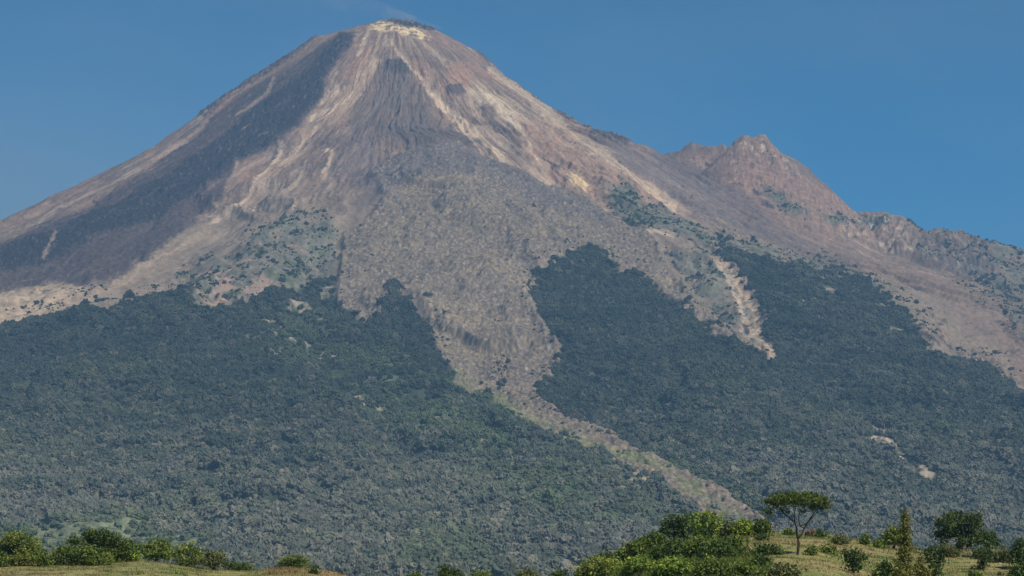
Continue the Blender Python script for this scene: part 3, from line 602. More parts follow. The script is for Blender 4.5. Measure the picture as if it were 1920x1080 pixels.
def herb_tone(x, y, u):
    b = fbm(x / 3, y / 3, 3, 331); c = np.empty(x.shape + (3,)); c[:] = (0.12, 0.165, 0.032)
    return mix(mix(c, (0.24, 0.27, 0.07), sst(0.05, 0.5, b)), (0.16, 0.13, 0.06), sst(0.2, 0.5, -b) * 0.6)
scatter_blades('undergrowth', 16000, t_herb, 0.3, 0.95, herb_tone, 'bright green low scrub on the left flank of the right rise', per=14, spread=0.35, wd=0.13)

# ------------------------------------------------------------------ plants
def empty(name, loc):
    o = bpy.data.objects.new(name, None); C.objects.link(o); o.location = loc; o.empty_display_size = 0.5; return o
def leaves(lobes, leaf, dens, tones, seed, core=0.55, flat=0.0):
    """leaf clusters over a set of lobes (x,y,z,rx,ry,rz); many small bent faces with gaps between clumps"""
    g = np.random.default_rng(seed); V = []; T = []
    for i, (lx, ly, lz, rx, ry, rz) in enumerate(lobes):
        area = 4 * math.pi * ((rx * ry) ** 1.6 / 3 + (rx * rz) ** 1.6 / 3 + (ry * rz) ** 1.6 / 3) ** (1 / 1.6)
        n = int(max(40, area * dens / (leaf * leaf)))
        d = g.normal(0, 1, (n, 3)); d /= np.linalg.norm(d, axis=1)[:, None]
        rr = g.uniform(core, 1.0, n) ** 0.6 * (1 + 0.24 * np.sin(d[:, 0] * 5 + i) * np.cos(d[:, 1] * 4 + 2 * i) + 0.22 * np.sin(d[:, 2] * 6 + i * 1.7))
        p = d * rr[:, None] * (rx, ry, rz) + (lx, ly, lz)
        # small sprays: gather leaves around a few twigs
        nb = max(4, n // 9); cen = p[g.integers(0, n, nb)]; k = g.integers(0, nb, n)
        p = np.where((g.random(n) < 0.6)[:, None], cen[k] + g.normal(0, leaf * 1.1, (n, 3)), p)
        nn = d + g.normal(0, 0.6, (n, 3)) + (0, 0, 0.35 + flat); nn /= np.linalg.norm(nn, axis=1)[:, None]
        a = np.cross(nn, g.normal(0, 1, (n, 3))); a /= np.linalg.norm(a, axis=1)[:, None] + 1e-9; b = np.cross(nn, a)
        s = leaf * g.uniform(0.55, 1.25, n)[:, None] * 0.5; L_ = s * 1.5
        q = np.stack([p - a * L_, p - b * s * 0.7 + nn * s * 0.25, p + a * L_, p + b * s * 0.7 + nn * s * 0.25], 1)
        V.append(q.reshape(-1, 3))
        c = np.array(tones[0])[None] + (np.array(tones[1]) - np.array(tones[0]))[None] * np.clip(g.beta(1.2, 2.2, n) + 0.25 * math.sin(i * 2.4), 0, 1)[:, None]
        T.append(np.repeat(c * g.uniform(0.7, 1.3, n)[:, None], 4, 0))
    V = np.concatenate(V); T = np.concatenate(T)
    return V, np.arange(len(V)).reshape(-1, 4), T
def tube(paths, seg=7):
    """tapered limbs: each path a list of (x,y,z,r)"""
    V = []; F = []
    for path in paths:
        o0 = len(V); P = [Vector(p[:3]) for p in path]
        for i, p in enumerate(P):
            t = (P[min(i + 1, len(P) - 1)] - P[max(i - 1, 0)]).normalized()
            a = t.cross(Vector((0.3, 1, 0.1))).normalized(); b = t.cross(a)
            for k in range(seg):
                w_ = 2 * math.pi * k / seg; r = path[i][3]
                V.append(p + a * math.cos(w_) * r + b * math.sin(w_) * r)
        for i in range(len(P) - 1):
            for k in range(seg):
                F.append((o0 + i * seg + k, o0 + i * seg + (k + 1) % seg, o0 + (i + 1) * seg + (k + 1) % seg, o0 + (i + 1) * seg + k))
    return [tuple(v) for v in V], F
TONES = {k: tuple(((t[0] * 2.05, t[1] * 2.25, t[2] * 2.0) if k in ('yellow', 'olive', 'brown', 'topyellow') else (t[0] * 2.7, t[1] * 2.4, t[2] * 2.1)) for t in v) for k, v in {
 'dark': ((0.022, 0.040, 0.012), (0.060, 0.090, 0.022)), 'mid': ((0.035, 0.060, 0.014), (0.105, 0.135, 0.030)), 'bright': ((0.055, 0.095, 0.016), (0.150, 0.195, 0.038)),
 'yellow': ((0.085, 0.105, 0.018), (0.230, 0.215, 0.050)), 'olive': ((0.055, 0.058, 0.022), (0.135, 0.125, 0.055)), 'brown': ((0.052, 0.048, 0.014), (0.160, 0.138, 0.036)),
 'blue': ((0.018, 0.034, 0.012), (0.050, 0.078, 0.026)), 'umbrella': ((0.026, 0.042, 0.011), (0.072, 0.100, 0.021)), 'topyellow': ((0.040, 0.062, 0.018), (0.190, 0.175, 0.045)),
}.items()}
def bend(a, b, n, r0, r1, g, wob=0.06):
    a = np.array(a); b = np.array(b); L_ = np.linalg.norm(b - a); out = []
    for i in range(n + 1):
        t = i / n; p = a + (b - a) * t; p[2] += L_ * 0.08 * math.sin(t * math.pi)
        if 0 < i < n: p = p + g.normal(0, wob * L_ / n * 1.5, 3)
        out.append((*p, r0 + (r1 - r0) * t))
    return out
def plant(name, cat, label, u, vb, w_px, h_px, tone, seed, group=None, style='bush', behind=0.0, lobes_px=None, leaf=0.32, dens=2.6, pale=False, limbs=None):
    """a bush or tree standing where its foot shows, w_px by h_px large"""
    x, y, z = ground_hit(u, vb, behind)
    root = empty(name, (x, y, z)); tag(root, label, cat, group)
    k = y / CP / FPX if False else (y * CP + z * SP) / FPX
    # the foot of a plant behind the crest is hidden: keep its top where it shows
    ztop = at(u, vb - h_px, y)[2]
    H = max(ztop - z, 0.4); W = w_px * k; g = np.random.default_rng(seed)
    lob = []
    if lobes_px:
        for q in lobes_px:
            lu, lv, rx, rz = q[:4]; oy = q[4] if len(q) > 4 else g.uniform(-0.25, 0.25) * W
            px, _, pz = at(lu, lv, y); lob.append((px - x, oy, pz - z, rx * k, rx * k * g.uniform(0.9, 1.3), rz * k))
    else:
        n = {'bush': 9, 'tree': 13, 'low': 8, 'tall': 10}[style]
        z0 = {'bush': 0.30, 'tree': 0.45, 'low': 0.35, 'tall': 0.3}[style]
        for i in range(n):
            t = i / n * 2 * math.pi * 1.618; e = math.sqrt((i + 0.5) / n)
            px = math.cos(t * 2.4) * e * W * 0.34; py = math.sin(t * 2.4) * e * W * 0.34
            zz = H * (z0 + (0.74 - z0) * (1 - e * e * 0.9) + g.uniform(-0.08, 0.06))
            s = g.uniform(0.75, 1.2) * (0.23 if n > 9 else 0.27)
            lob.append((px, py, zz, W * s, W * s, min(H * s * 1.15, zz * 0.95)))
        lob.append((W * g.uniform(-0.1, 0.1), 0, H * 0.78, W * 0.2, W * 0.2, H * 0.2))
        if style in ('bush', 'low'):
            for sx in (-0.28, 0.02, 0.3): lob.append((W * sx, -W * 0.12, H * 0.2, W * 0.2, W * 0.2, H * 0.2))
    V, F, T = leaves(lob, leaf, dens, TONES[tone], seed)
    m = V[:, 2] > 0.02; V[~m, 2] = 0.02 + g.random((~m).sum()) * 0.15
    mesh_from('crown', V, F, M_leaf, T, root)
    paths = []
    if limbs:
        for pts in limbs:
            q = []
            for (lu, lv, r, oy) in pts:
                px, _, pz = at(lu, lv, y); q.append((px - x, oy, max(pz - z, -0.3), r))
            paths.append(q)
    else:
        r0 = max(0.05, W * (0.045 if style == 'tree' else 0.03)); fork = (g.uniform(-.05, .05) * W, 0, H * (0.28 if style == 'tree' else 0.12))
        paths.append(bend((0, 0, -0.25), fork, 3, r0 * 1.3, r0, g))
        for q in lob[:9]: paths.append(bend(fork, (q[0], q[1], q[2]), 4, r0 * 0.6, 0.015, g))
    tv, tf = tube(paths); mesh_from('trunk', tv, tf, M_palebark if pale else M_bark, parent=root, smooth=True)
    return root

GL, GR_ = 'trees and bushes along the left rise', 'bushes on the right rise'
P = plant
# left rise
P('broad_tree', 'tree', 'rounded tree with yellowish top at the left edge of the photo', 36, 1061, 96, 64, 'topyellow', 1, GL, 'tree', lobes_px=[(8,1020,16,14),(30,1008,18,10),(48,1015,16,12),(62,1022,14,12),(70,1038,14,12),(25,1030,20,14),(45,1040,22,16),(5,1042,18,14),(20,1050,20,9),(60,1052,16,8)])
P('shrub', 'shrub', 'small fresh green shrub at the right foot of the rounded left-edge tree', 84, 1062, 26, 22, 'mid', 2, GL)
P('shrub', 'shrub', 'low green shrub in the bottom left corner, under the left-edge tree', 5, 1063, 26, 18, 'mid', 3, GL)
P('domed_tree', 'tree', 'olive green domed bush-like tree left of the dark flat-topped tree', 120, 1061, 62, 40, 'mid', 4, GL, 'tree', lobes_px=[(108,1036,15,10),(125,1031,16,8),(140,1037,13,9),(104,1050,12,9),(122,1048,16,11),(142,1050,12,8)])
P('flat_topped_tree', 'tree', 'large dark layered tree, the widest and tallest on the left rise', 196, 1054, 132, 58, 'dark', 5, GL, 'tree', behind=5, lobes_px=[(162,1002,12,5),(180,1000,15,5),(200,1001,15,5),(215,1008,12,6),(145,1014,14,5),(170,1012,18,6),(195,1014,20,6),(222,1018,14,6),(240,1020,14,6),(253,1024,9,6),(160,1024,16,6),(188,1026,18,7),(215,1030,18,8),(240,1034,14,8),(180,1040,22,8)])
P('shrub', 'shrub', 'light olive mound of scrub under the dark flat-topped tree', 172, 1060, 74, 36, 'mid', 6, GL, lobes_px=[(150,1042,14,9),(165,1034,15,8),(182,1036,16,9),(198,1044,13,9),(158,1052,14,8),(180,1050,16,9),(205,1054,10,6)])
P('shrub', 'shrub', 'bright green shrub under the right end of the flat-topped tree', 236, 1053, 48, 20, 'bright', 7, GL, 'low')
P('leafy_tree', 'tree', 'round green tree with dark underside, between the flat-topped tree and the yellowish one', 293, 1053, 68, 38, 'mid', 8, GL, 'tree', lobes_px=[(270,1030,12,9),(288,1023,12,8),(304,1020,13,7),(316,1030,12,10),(280,1040,14,9),(300,1038,15,10),(318,1044,10,8)])
P('leafy_tree', 'tree', 'tree with yellowish left side on the left rise, right of the round green tree', 352, 1062, 60, 40, 'topyellow', 9, GL, 'tree', lobes_px=[(334,1038,12,9),(345,1029,12,7),(358,1028,11,7),(368,1038,11,10),(342,1050,14,9),(362,1052,13,9),(376,1050,7,7)])
P('thin_tree', 'tree', 'sparse greyish olive tree with see-through crown on the left rise', 400, 1069, 48, 35, 'olive', 10, GL, 'tree', dens=1.3)
P('shrub', 'shrub', 'long low dark green shrub ending the left row of trees', 445, 1071, 54, 21, 'dark', 11, GL, 'low', lobes_px=[(430,1060,11,8),(442,1062,10,7),(455,1064,10,6),(468,1065,9,5)])
P('round_bush', 'bush', 'lone round bush with two lobes on the bare brown part of the left rise', 552, 1064, 56, 24, 'mid', 12, None, lobes_px=[(534,1054,9,8),(546,1049,9,7),(560,1048,10,6),(570,1054,9,8),(550,1058,12,6),(566,1060,8,4)])
P('seedling', 'plant', 'tiny dark plant in the grass right of the lone round bush', 589, 1076, 10, 8, 'dark', 13)
# valley tree tops in the middle
P('tree_top', 'tree', 'dark round tree top, left of the pair at the bottom middle edge', 836, 1092, 26, 29, 'dark', 14, None, 'tree', behind=25)
P('tree_top', 'tree', 'smaller dark tree top, right of the pair at the bottom middle edge', 857, 1092, 18, 25, 'dark', 15, None, 'tree', behind=25)
P('tree_top', 'tree', 'broad hazy olive tree top at the bottom edge, left of the right rise', 985, 1094, 50, 27, 'olive', 16, None, 'tree', behind=30)
P('tree_top', 'tree', 'low wide green tree top cut by the bottom edge, left of the dark pair', 778, 1096, 46, 22, 'mid', 17, None, 'tree', behind=30)
P('tree_top', 'tree', 'low green hedge-like tree tops right of the dark pair at the bottom edge', 905, 1094, 60, 20, 'mid', 18, None, 'tree', behind=30)
P('shrub', 'shrub', 'small dark shrub at the bottom edge just left of the yellow-green bush', 1050, 1090, 30, 18, 'dark', 19, None)
# right rise, left flank
P('yellow_bush', 'bush', 'large yellow-green bush at the bottom left end of the right rise', 1128, 1090, 100, 46, 'yellow', 20, None, lobes_px=[(1092,1068,12,10),(1106,1058,13,10),(1122,1052,14,8),(1140,1054,13,8),(1156,1060,12,9),(1100,1076,14,10),(1122,1070,16,12),(1144,1072,15,12),(1164,1074,12,9),(1085,1078,9,7)])
P('bush', 'bush', 'small dark bush behind the top of the yellow-green bush', 1146, 1056, 56, 20, 'dark', 21, GR_, lobes_px=[(1128,1044,9,5),(1145,1040,10,6),(1160,1044,10,6),(1172,1046,8,5)])
P('bush', 'bush', 'bright green bush right of the yellow-green one, cut by the bottom edge', 1196, 1082, 62, 34, 'bright', 22, GR_)
P('bush', 'bush', 'middle green bush on the slope below the bright-topped one, outline to the left', 1190, 1052, 60, 34, 'mid', 23, GR_)
P('bush', 'bush', 'green bush with bright top halfway up the left outline of the right rise', 1218, 1040, 72, 40, 'mid', 24, GR_, lobes_px=[(1196,1022,12,8),(1212,1014,13,8),(1230,1006,13,7),(1240,1012,12,9),(1205,1030,14,9),(1228,1026,15,10),(1246,1030,12,9)])
P('bush', 'bush', 'dark gapped bush in the middle of the thicket below the twin trees', 1262, 1052, 70, 38, 'dark', 25, GR_)
P('dark_tree', 'tree', 'dark green tree with ragged top, left of the twin trees on the right rise', 1267, 1022, 76, 60, 'dark', 26, None, 'tree', lobes_px=[(1258,970,6,5),(1275,974,9,6),(1290,970,8,6),(1250,984,11,9),(1270,986,13,9),(1288,984,12,9),(1243,998,10,8),(1262,1000,14,9),(1285,1000,14,9)])
P('bright_tree', 'tree', 'sunlit bright green tree, right of the twin trees on the right rise', 1322, 1018, 62, 60, 'bright', 27, None, 'tree', lobes_px=[(1306,970,9,7),(1321,964,10,6),(1335,968,10,7),(1345,978,9,8),(1308,984,11,9),(1326,982,13,9),(1342,992,10,8),(1310,998,12,8),(1330,1000,12,7)], limbs=[[(1322,1018,.22,0),(1320,1005,.16,0),(1312,990,.1,0),(1306,972,.04,0)],[(1320,1005,.13,0),(1330,990,.08,.3),(1338,972,.03,.3)],[(1320,1005,.12,0),(1300,1000,.07,-.5),(1285,990,.03,-.6)]])
P('bush', 'bush', 'reddish green bush with dark foot, directly right of the sunlit tree', 1363, 1006, 38, 26, 'olive', 28, GR_)
P('bush', 'bush', 'light green bush left of the small dark round tree on the ridge', 1398, 1005, 40, 30, 'bright', 29, GR_)
P('small_tree', 'tree', 'small dark round tree on the ridge, between light green bush and umbrella tree', 1430, 1006, 34, 30, 'dark', 30, None, 'tree')
P('bush', 'bush', 'broad mid green bush below the sunlit tree', 1318, 1044, 72, 36, 'mid', 31, GR_)
P('bush', 'bush', 'dark bush with black gaps right below the sunlit tree thicket', 1345, 1052, 62, 32, 'dark', 32, GR_)
P('bush', 'bush', 'green bush in the middle of the slope, below the reddish green bush', 1376, 1034, 40, 24, 'mid', 33, GR_)
P('bush', 'bush', 'wide bright bush at the bottom edge below the thicket', 1262, 1084, 78, 34, 'bright', 34, GR_)
P('bush', 'bush', 'mid green bush at the bottom edge, second left of the umbrella tree', 1338, 1086, 70, 36, 'mid', 35, GR_)
P('bush', 'bush', 'dark green bush at the bottom edge, nearest left below the umbrella tree', 1428, 1066, 34, 20, 'dark', 36, GR_)
P('bush', 'bush', 'light green low bush in the bottom edge scrub, below the dark one', 1398, 1088, 60, 28, 'mid', 37, GR_, 'low')
P('bush', 'bush', 'yellowish low bush at the bottom edge under the umbrella tree', 1470, 1088, 60, 24, 'olive', 38, GR_, 'low')
P('low_shrub', 'shrub', 'flat dark shrub on the grass, left of the umbrella tree shadow', 1430, 1013, 24, 8, 'dark', 39, None, 'low')
P('low_shrub', 'shrub', 'dark green shrub lying in the shadow left of the umbrella tree', 1440, 1041, 50, 11, 'dark', 40, None, 'low')
P('low_shrub', 'shrub', 'small green shrub just right of the umbrella tree foot', 1522, 1041, 14, 10, 'mid', 41, None)
P('low_shrub', 'shrub', 'grey-green shrub between umbrella tree and the dark leaning shrub', 1552, 1039, 24, 11, 'mid', 42, None, 'low')
# umbrella tree
k6 = lambda X, Y: (1380 + X / 6, 900 + Y / 6)
gT = np.random.default_rng(77)
ul = []
for (X, Y, rx, rz) in [(350,243,34,20),(400,235,42,26),(450,212,40,24),(350,352,42,20),(385,368,26,12),(505,195,48,30),(560,185,48,30),(620,180,50,30),(680,182,50,32),(740,184,50,32),(800,195,50,32),(860,200,48,32),(915,212,46,32),(960,235,44,34),(1000,262,42,32),(1035,300,34,22),(700,250,50,30),(760,262,42,30),(500,250,42,22),(580,235,45,22),(860,255,48,28),(910,290,44,26),(845,312,36,22),(960,320,34,20),(580,358,38,16),(450,268,34,16),(640,230,44,24),(755,360,16,16),(500,330,26,14)]:
    U, W_ = k6(X, Y); ul.append((U, W_, rx / 6, rz / 6, gT.uniform(-1.2, 1.2) if Y < 300 else gT.uniform(-.4, .4)))
for i in range(34):
    t = gT.uniform(0, 6.28); e = math.sqrt(gT.random()); X = 690 + math.cos(t) * 330 * e; yo = math.sin(t) * 3.6 * e
    U, W_ = k6(X, 180 + 70 * e ** 3); ul.append((U, W_, 7.5, 3.6, yo))
def lim(pts, r0, r1, o0=0, o1=0):
    n = len(pts) - 1
    return [(*k6(*p), r0 + (r1 - r0) * i / n, o0 + (o1 - o0) * i / n) for i, p in enumerate(pts)]
P('umbrella_tree', 'tree', 'tall umbrella-shaped tree with bare forked trunk, alone on the right rise', 1495, 1041, 124, 116, 'umbrella', 50, None, 'tree', lobes_px=ul, leaf=0.26, dens=2.4, limbs=[
    lim([(690,860),(700,790),(705,720),(698,665)], .19, .14), lim([(698,665),(682,610),(682,540),(660,475)], .13, .10, 0, -.2), lim([(660,475),(600,425),(540,375),(490,315),(440,280),(390,245)], .10, .02, -.2, .3),
    lim([(660,475),(650,400),(662,330),(668,270),(650,215)], .09, .02, -.2, -.8), lim([(540,380),(480,375),(400,368),(360,355)], .04, .015, 0, -.3), lim([(698,665),(745,605),(770,545),(800,490),(840,430),(885,365),(920,330),(980,290)], .14, .03, 0, .6),
    lim([(770,545),(730,525),(712,470),(712,400),(735,340),(765,290),(770,230)], .07, .02, 0, 1.0), lim([(715,522),(770,497),(800,488)], .08, .07, 0, 0), lim([(820,460),(870,410),(900,370),(915,340),(900,260)], .08, .02, .2, -1.2),
    lim([(690,520),(712,500),(705,420),(720,360)], .06, .03, 0, .4), lim([(840,440),(870,460)], .03, .01), lim([(785,490),(778,455)], .03, .01), lim([(662,330),(620,290),(580,250)], .05, .015, -.4, .8), lim([(500,325),(510,270),(520,215)], .04, .015, .1, -.9), lim([(885,365),(850,320),(830,270),(820,215)], .05, .015, .4, 1.2), lim([(735,340),(700,290),(690,220)], .04, .015, .8, -.4)])
# right of the umbrella tree
P('leaning_shrub', 'shrub', 'dense dark green shrub leaning right, on dry grass right of the umbrella tree', 1600, 1075, 46, 48, 'blue', 51, None, 'tall', lobes_px=[(1590,1036,8,6),(1604,1034,9,6),(1592,1048,9,8),(1606,1046,10,8),(1618,1044,8,5),(1600,1058,10,8),(1612,1062,7,6),(1602,1068,8,6)])
P('shrub', 'shrub', 'green and brown shrubs on the skyline right of the red mound', 1573, 1021, 30, 13, 'olive', 52, None, 'low')
P('shrub', 'shrub', 'tiny green shrub on the skyline directly left of the red mound', 1479, 1003, 12, 7, 'mid', 53, None)
P('shrub', 'shrub', 'dark small shrub touching the right side of the red mound', 1539, 1008, 18, 9, 'dark', 54, None)
P('shrub', 'shrub', 'small upright shrub on the skyline, first left of the conifer group', 1621, 1022, 18, 15, 'mid', 55, None)
P('shrub', 'shrub', 'low pale green shrub on the skyline between upright shrub and conifer', 1649, 1028, 20, 14, 'mid', 56, None)
P('green_tree', 'tree', 'round green tree standing behind the left side of the conifer', 1676, 1030, 46, 38, 'mid', 57, None, 'tree')
cl_ = []
gC = np.random.default_rng(5)
for v, hw in [(966,3),(972,4),(980,6),(988,7),(996,9),(1004,10),(1012,12),(1020,12),(1028,12),(1036,11),(1044,13),(1052,15),(1060,17),(1068,19),(1078,20)]:
    for j in range(3 if hw < 10 else 4): cl_.append((1696 + gC.uniform(-1, 1) * hw * 0.75, v + gC.uniform(-3, 3), max(2.5, hw * 0.38), 5.5, gC.uniform(-1, 1) * hw * 0.05))
P('conifer', 'tree', 'tall narrow brownish conifer with thin bare tip, cut by the bottom edge', 1698, 1100, 46, 146, 'brown', 58, None, 'tall', lobes_px=cl_, leaf=0.26, limbs=[[(1698,1100,.25,0),(1697,1050,.18,0),(1696,1000,.1,0),(1695,965,.05,0),(1694,944,.015,0)]])
P('young_conifer', 'tree', 'short olive-brown conifer at the right foot of the tall conifer', 1727, 1096, 30, 52, 'brown', 59, None, 'tall', lobes_px=[(1725,1050,4,7),(1722,1060,6,7),(1730,1062,6,7),(1718,1072,8,7),(1728,1074,9,8),(1736,1078,8,7)])
P('young_conifer', 'tree', 'short olive-brown conifer at the left foot of the tall conifer', 1686, 1102, 24, 42, 'brown', 60, None, 'tall', lobes_px=[(1684,1062,4,6),(1682,1070,6,7),(1688,1076,8,8)])
P('shrub', 'shrub', 'light green shrub at the bottom edge left of the conifers', 1657, 1090, 40, 38, 'bright', 61, None, lobes_px=[(1658,1058,7,6),(1650,1066,9,7),(1664,1066,10,8),(1646,1076,10,8),(1662,1078,12,9)])
P('leaning_shrub', 'shrub', 'tall dark shrub right of the conifers, narrowing towards its foot', 1752, 1086, 42, 58, 'blue', 62, None, 'tall', lobes_px=[(1740,1034,8,7),(1752,1031,9,7),(1765,1035,8,7),(1742,1046,9,8),(1758,1046,11,9),(1768,1052,7,6),(1750,1058,10,8),(1756,1068,8,8),(1752,1078,7,7)])
P('shrub', 'shrub', 'yellowish rounded scrub left of the spreading tree foot', 1776, 1045, 44, 20, 'olive', 63, None, 'low')
k7 = lambda X, Y: (1600 + X / 6, 900 + Y / 6)
bt = [(*k7(X, Y), r / 6, q / 6) for (X, Y, r, q) in [(990,470,55,45),(1050,425,60,42),(1120,410,60,42),(1200,395,60,38),(1290,425,65,40),(1380,425,60,40),(1410,500,60,45),(990,600,60,40),(1070,520,65,50),(1080,610,70,45),(1015,690,45,32),(1150,500,65,50),(1240,500,70,50),(1320,520,70,50),(1160,600,60,45),(1250,600,70,50),(1340,610,75,50),(1430,600,70,45),(1500,630,60,40),(1580,620,45,40),(1590,715,55,32),(1510,730,65,30),(1400,690,75,40),(1310,700,65,45),(1220,680,55,45),(1185,750,45,35)]]
P('spreading_tree', 'tree', 'large spreading dark green tree with pale trunk near the right edge', 1807, 1044, 116, 86, 'blue', 64, None, 'tree', lobes_px=bt, leaf=0.30, dens=3.4, pale=True, limbs=[
    [(*k7(1235,870),.2,0),(*k7(1235,780),.16,0),(*k7(1215,700),.13,0),(*k7(1150,620),.08,.5),(*k7(1060,520),.03,.8)], [(*k7(1230,760),.13,0),(*k7(1240,640),.1,-.6),(*k7(1210,480),.04,-.9)],
    [(*k7(1235,780),.13,0),(*k7(1290,690),.1,.4),(*k7(1370,570),.06,.8),(*k7(1400,470),.03,1)], [(*k7(1270,770),.1,0),(*k7(1380,730),.07,-.5),(*k7(1520,690),.03,-.6)], [(*k7(1215,720),.08,0),(*k7(1120,680),.05,-.4),(*k7(1010,670),.02,-.6)]])
P('mushroom_bush', 'bush', 'dark mushroom-shaped bush on dry grass below the spreading tree', 1842, 1068, 46, 40, 'blue', 65, None, 'tall', lobes_px=[(1828,1036,8,6),(1842,1034,10,6),(1854,1038,8,6),(1836,1044,12,6),(1850,1046,9,5),(1842,1054,8,6),(1842,1062,7,6)])
P('shrub', 'shrub', 'low straggly green shrub right of the mushroom-shaped bush', 1876, 1055, 42, 22, 'olive', 66, None, 'low')
P('edge_tree', 'tree', 'dark tree cut by the right edge of the photo', 1910, 1066, 50, 56, 'blue', 67, None, 'tall', lobes_px=[(1914,1016,8,7),(1908,1026,9,7),(1902,1036,9,8),(1916,1038,12,9),(1900,1050,10,8),(1914,1052,12,10),(1924,1028,9,9)])
P('shrub', 'shrub', 'dark shrub in the bottom right corner, below the edge tree', 1912, 1092, 40, 28, 'dark', 68, None)
P('low_shrub', 'shrub', 'small green shrub on the bottom edge below the mushroom-shaped bush', 1828, 1086, 22, 12, 'mid', 69, None, 'low')

# ------------------------------------------------------------------ rocks and mound
def rock(name, cat, label, u, v, w_px, h_px, ca, cb, seed, kind=None):
    x, y, z = ground_hit(u, v); k = y / FPX; g = np.random.default_rng(seed)
    import bmesh
    bm = bmesh.new(); bmesh.ops.create_icosphere(bm, subdivisions=4, radius=1)
    W, H = w_px * k / 2, h_px * k
    for p in bm.verts:
        c = p.co; f = 1 + 0.22 * float(noise(c.x * 1.6 + seed, c.y * 1.6 + c.z, seed)) + 0.10 * float(noise(c.x * 5 + seed, c.z * 5 + c.y, seed + 1))
        p.co = Vector((c.x * W * f, c.y * W * f * 0.9, c.z * H * f))
    me = bpy.data.meshes.new(name); bm.to_mesh(me); bm.free(); me.materials.append(noise_mat(name + '_stone', ca, cb, 3, 0.05))
    o = bpy.data.objects.new(name, me); C.objects.link(o); o.location = (x, y, z); tag(o, label, cat); return o
rock('earth_mound', 'mound', 'reddish brown mound on the ridge right behind the umbrella tree', 1524, 1006, 30, 13, (0.10, 0.055, 0.035), (0.19, 0.11, 0.075), 3)
rock('boulder', 'rock', 'pinkish stone in the grass left of the umbrella tree', 1406, 1031, 7, 6, (0.34, 0.22, 0.17), (0.46, 0.33, 0.26), 5)
rock('boulder', 'rock', 'white stone at the foot of the spreading tree', 1807, 1044, 6, 5, (0.5, 0.44, 0.38), (0.65, 0.6, 0.52), 6)
rock('boulder', 'rock', 'flat pale stone on dry grass right of the mushroom-shaped bush', 1875, 1058, 9, 3, (0.42, 0.36, 0.3), (0.55, 0.5, 0.42), 7)

# ------------------------------------------------------------------ the low farm building and its hut on the far meadow
def box(sx, sy, sz, x=0, y=0, z=0):
    v = [(x + a * sx / 2, y + b * sy / 2, z + c * sz) for c in (0, 1) for b in (-1, 1) for a in (-1, 1)]
    f = [(0, 2, 3, 1), (4, 5, 7, 6), (0, 1, 5, 4), (2, 6, 7, 3), (0, 4, 6, 2), (1, 3, 7, 5)]
    return v, f
def roof_gable(L_, D, z, h, ov=0.5):
    a, b = L_ / 2 + ov, D / 2 + ov
    v = [(-a, -b, z), (a, -b, z), (a, b, z), (-a, b, z), (-a, 0, z + h), (a, 0, z + h)]
    return v, [(0, 1, 5, 4), (2, 3, 4, 5)], [(0, 4, 3), (1, 2, 5)]
M_wall = noise_mat('painted_wall', (0.55, 0.42, 0.36), (0.66, 0.54, 0.46), 1, 0.01); M_white = noise_mat('white_wall', (0.7, 0.7, 0.66), (0.82, 0.81, 0.78), 1, 0.01)
M_roof = noise_mat('pale_roof', (0.50, 0.48, 0.42), (0.62, 0.58, 0.5), 1, 0.01); M_open = noise_mat('dark_opening', (0.03, 0.03, 0.035), (0.06, 0.055, 0.05), 1, 0.01)
def poly_obj(name, verts, faces, mat, parent):
    me = bpy.data.meshes.new(name); me.from_pydata(verts, [], faces); me.materials.append(mat)
    o = bpy.data.objects.new(name, me); C.objects.link(o); o.parent = parent; return o
def house(name, label, cat, u, v, L_, D, H, wall, windows):
    x, y, z = mountain_hit(u, v); root = empty(name, (x, y, z - 0.3)); tag(root, label, cat)
    vv, ff = box(L_, D, H); poly_obj('wall', vv, ff, wall, root)
    rv, r4, r3 = roof_gable(L_, D, H + 0.05, H * 0.35); poly_obj('roof', rv, r4 + r3, M_roof, root)
    vv, ff = box(H * 0.3, 0.1, H * 0.65, 0 if windows else 0, -D / 2 - 0.05, 0.05); poly_obj('door', vv, ff, M_open, root)
    for wx in windows:
        vv, ff = box(1.2, 0.1, 1.1, wx, -D / 2 - 0.05, H * 0.42); poly_obj('window', vv, ff, M_open, root)
house('farm_building', 'long low pinkish farm building on the pale meadow above the left trees', 'building', 338, 1010, 15.5, 7, 3.4, M_wall, (-5.8, -3.4, 3.4, 5.8))
house('hut', 'tiny white hut right of the long pinkish farm building', 'hut', 353, 1010, 2.4, 2.4, 2.6, M_white, ())

# ------------------------------------------------------------------ birds high in the sky
def bird(label, u, v, span_px, d, roll):
    x, y, z = at(u, v, d); s = span_px * d / FPX / 2
    V = [(0, -.16, 0), (0, .22, .02), (.08, .02, .05), (-.08, .02, .05), (0, 0, -.06), (.5, .06, .16), (1, -.04, .06), (.45, -.12, .13), (-.5, .06, .16), (-1, -.04, .06), (-.45, -.12, .13), (.09, -.34, 0), (-.09, -.34, 0)]
    F = [(1, 2, 3), (1, 4, 2), (1, 3, 4), (0, 3, 2), (0, 2, 4), (0, 4, 3), (1, 5, 7, 0), (5, 6, 7), (1, 0, 10, 8), (8, 10, 9), (0, 11, 12)]
    o = poly_obj('bird', [tuple(q * s for q in p) for p in V], F, M_bird, None); o.location = (x, y, z); o.rotation_euler = (0.5, roll, 0.4)
    m = o.modifiers.new('body', 'SOLIDIFY'); m.thickness = 0.05 * s
    tag(o, label, 'bird', 'birds gliding high in the sky')
M_bird = noise_mat('plumage', (0.012, 0.012, 0.014), (0.03, 0.028, 0.026), 4, 0.005)
bird('tiny dark bird at the top of the sky, highest and largest of the three', 1421, 13, 5.5, 900, 0.2)
bird('tiny bird speck in the sky right of the volcano summit', 1024, 105, 3.0, 900, -0.2)
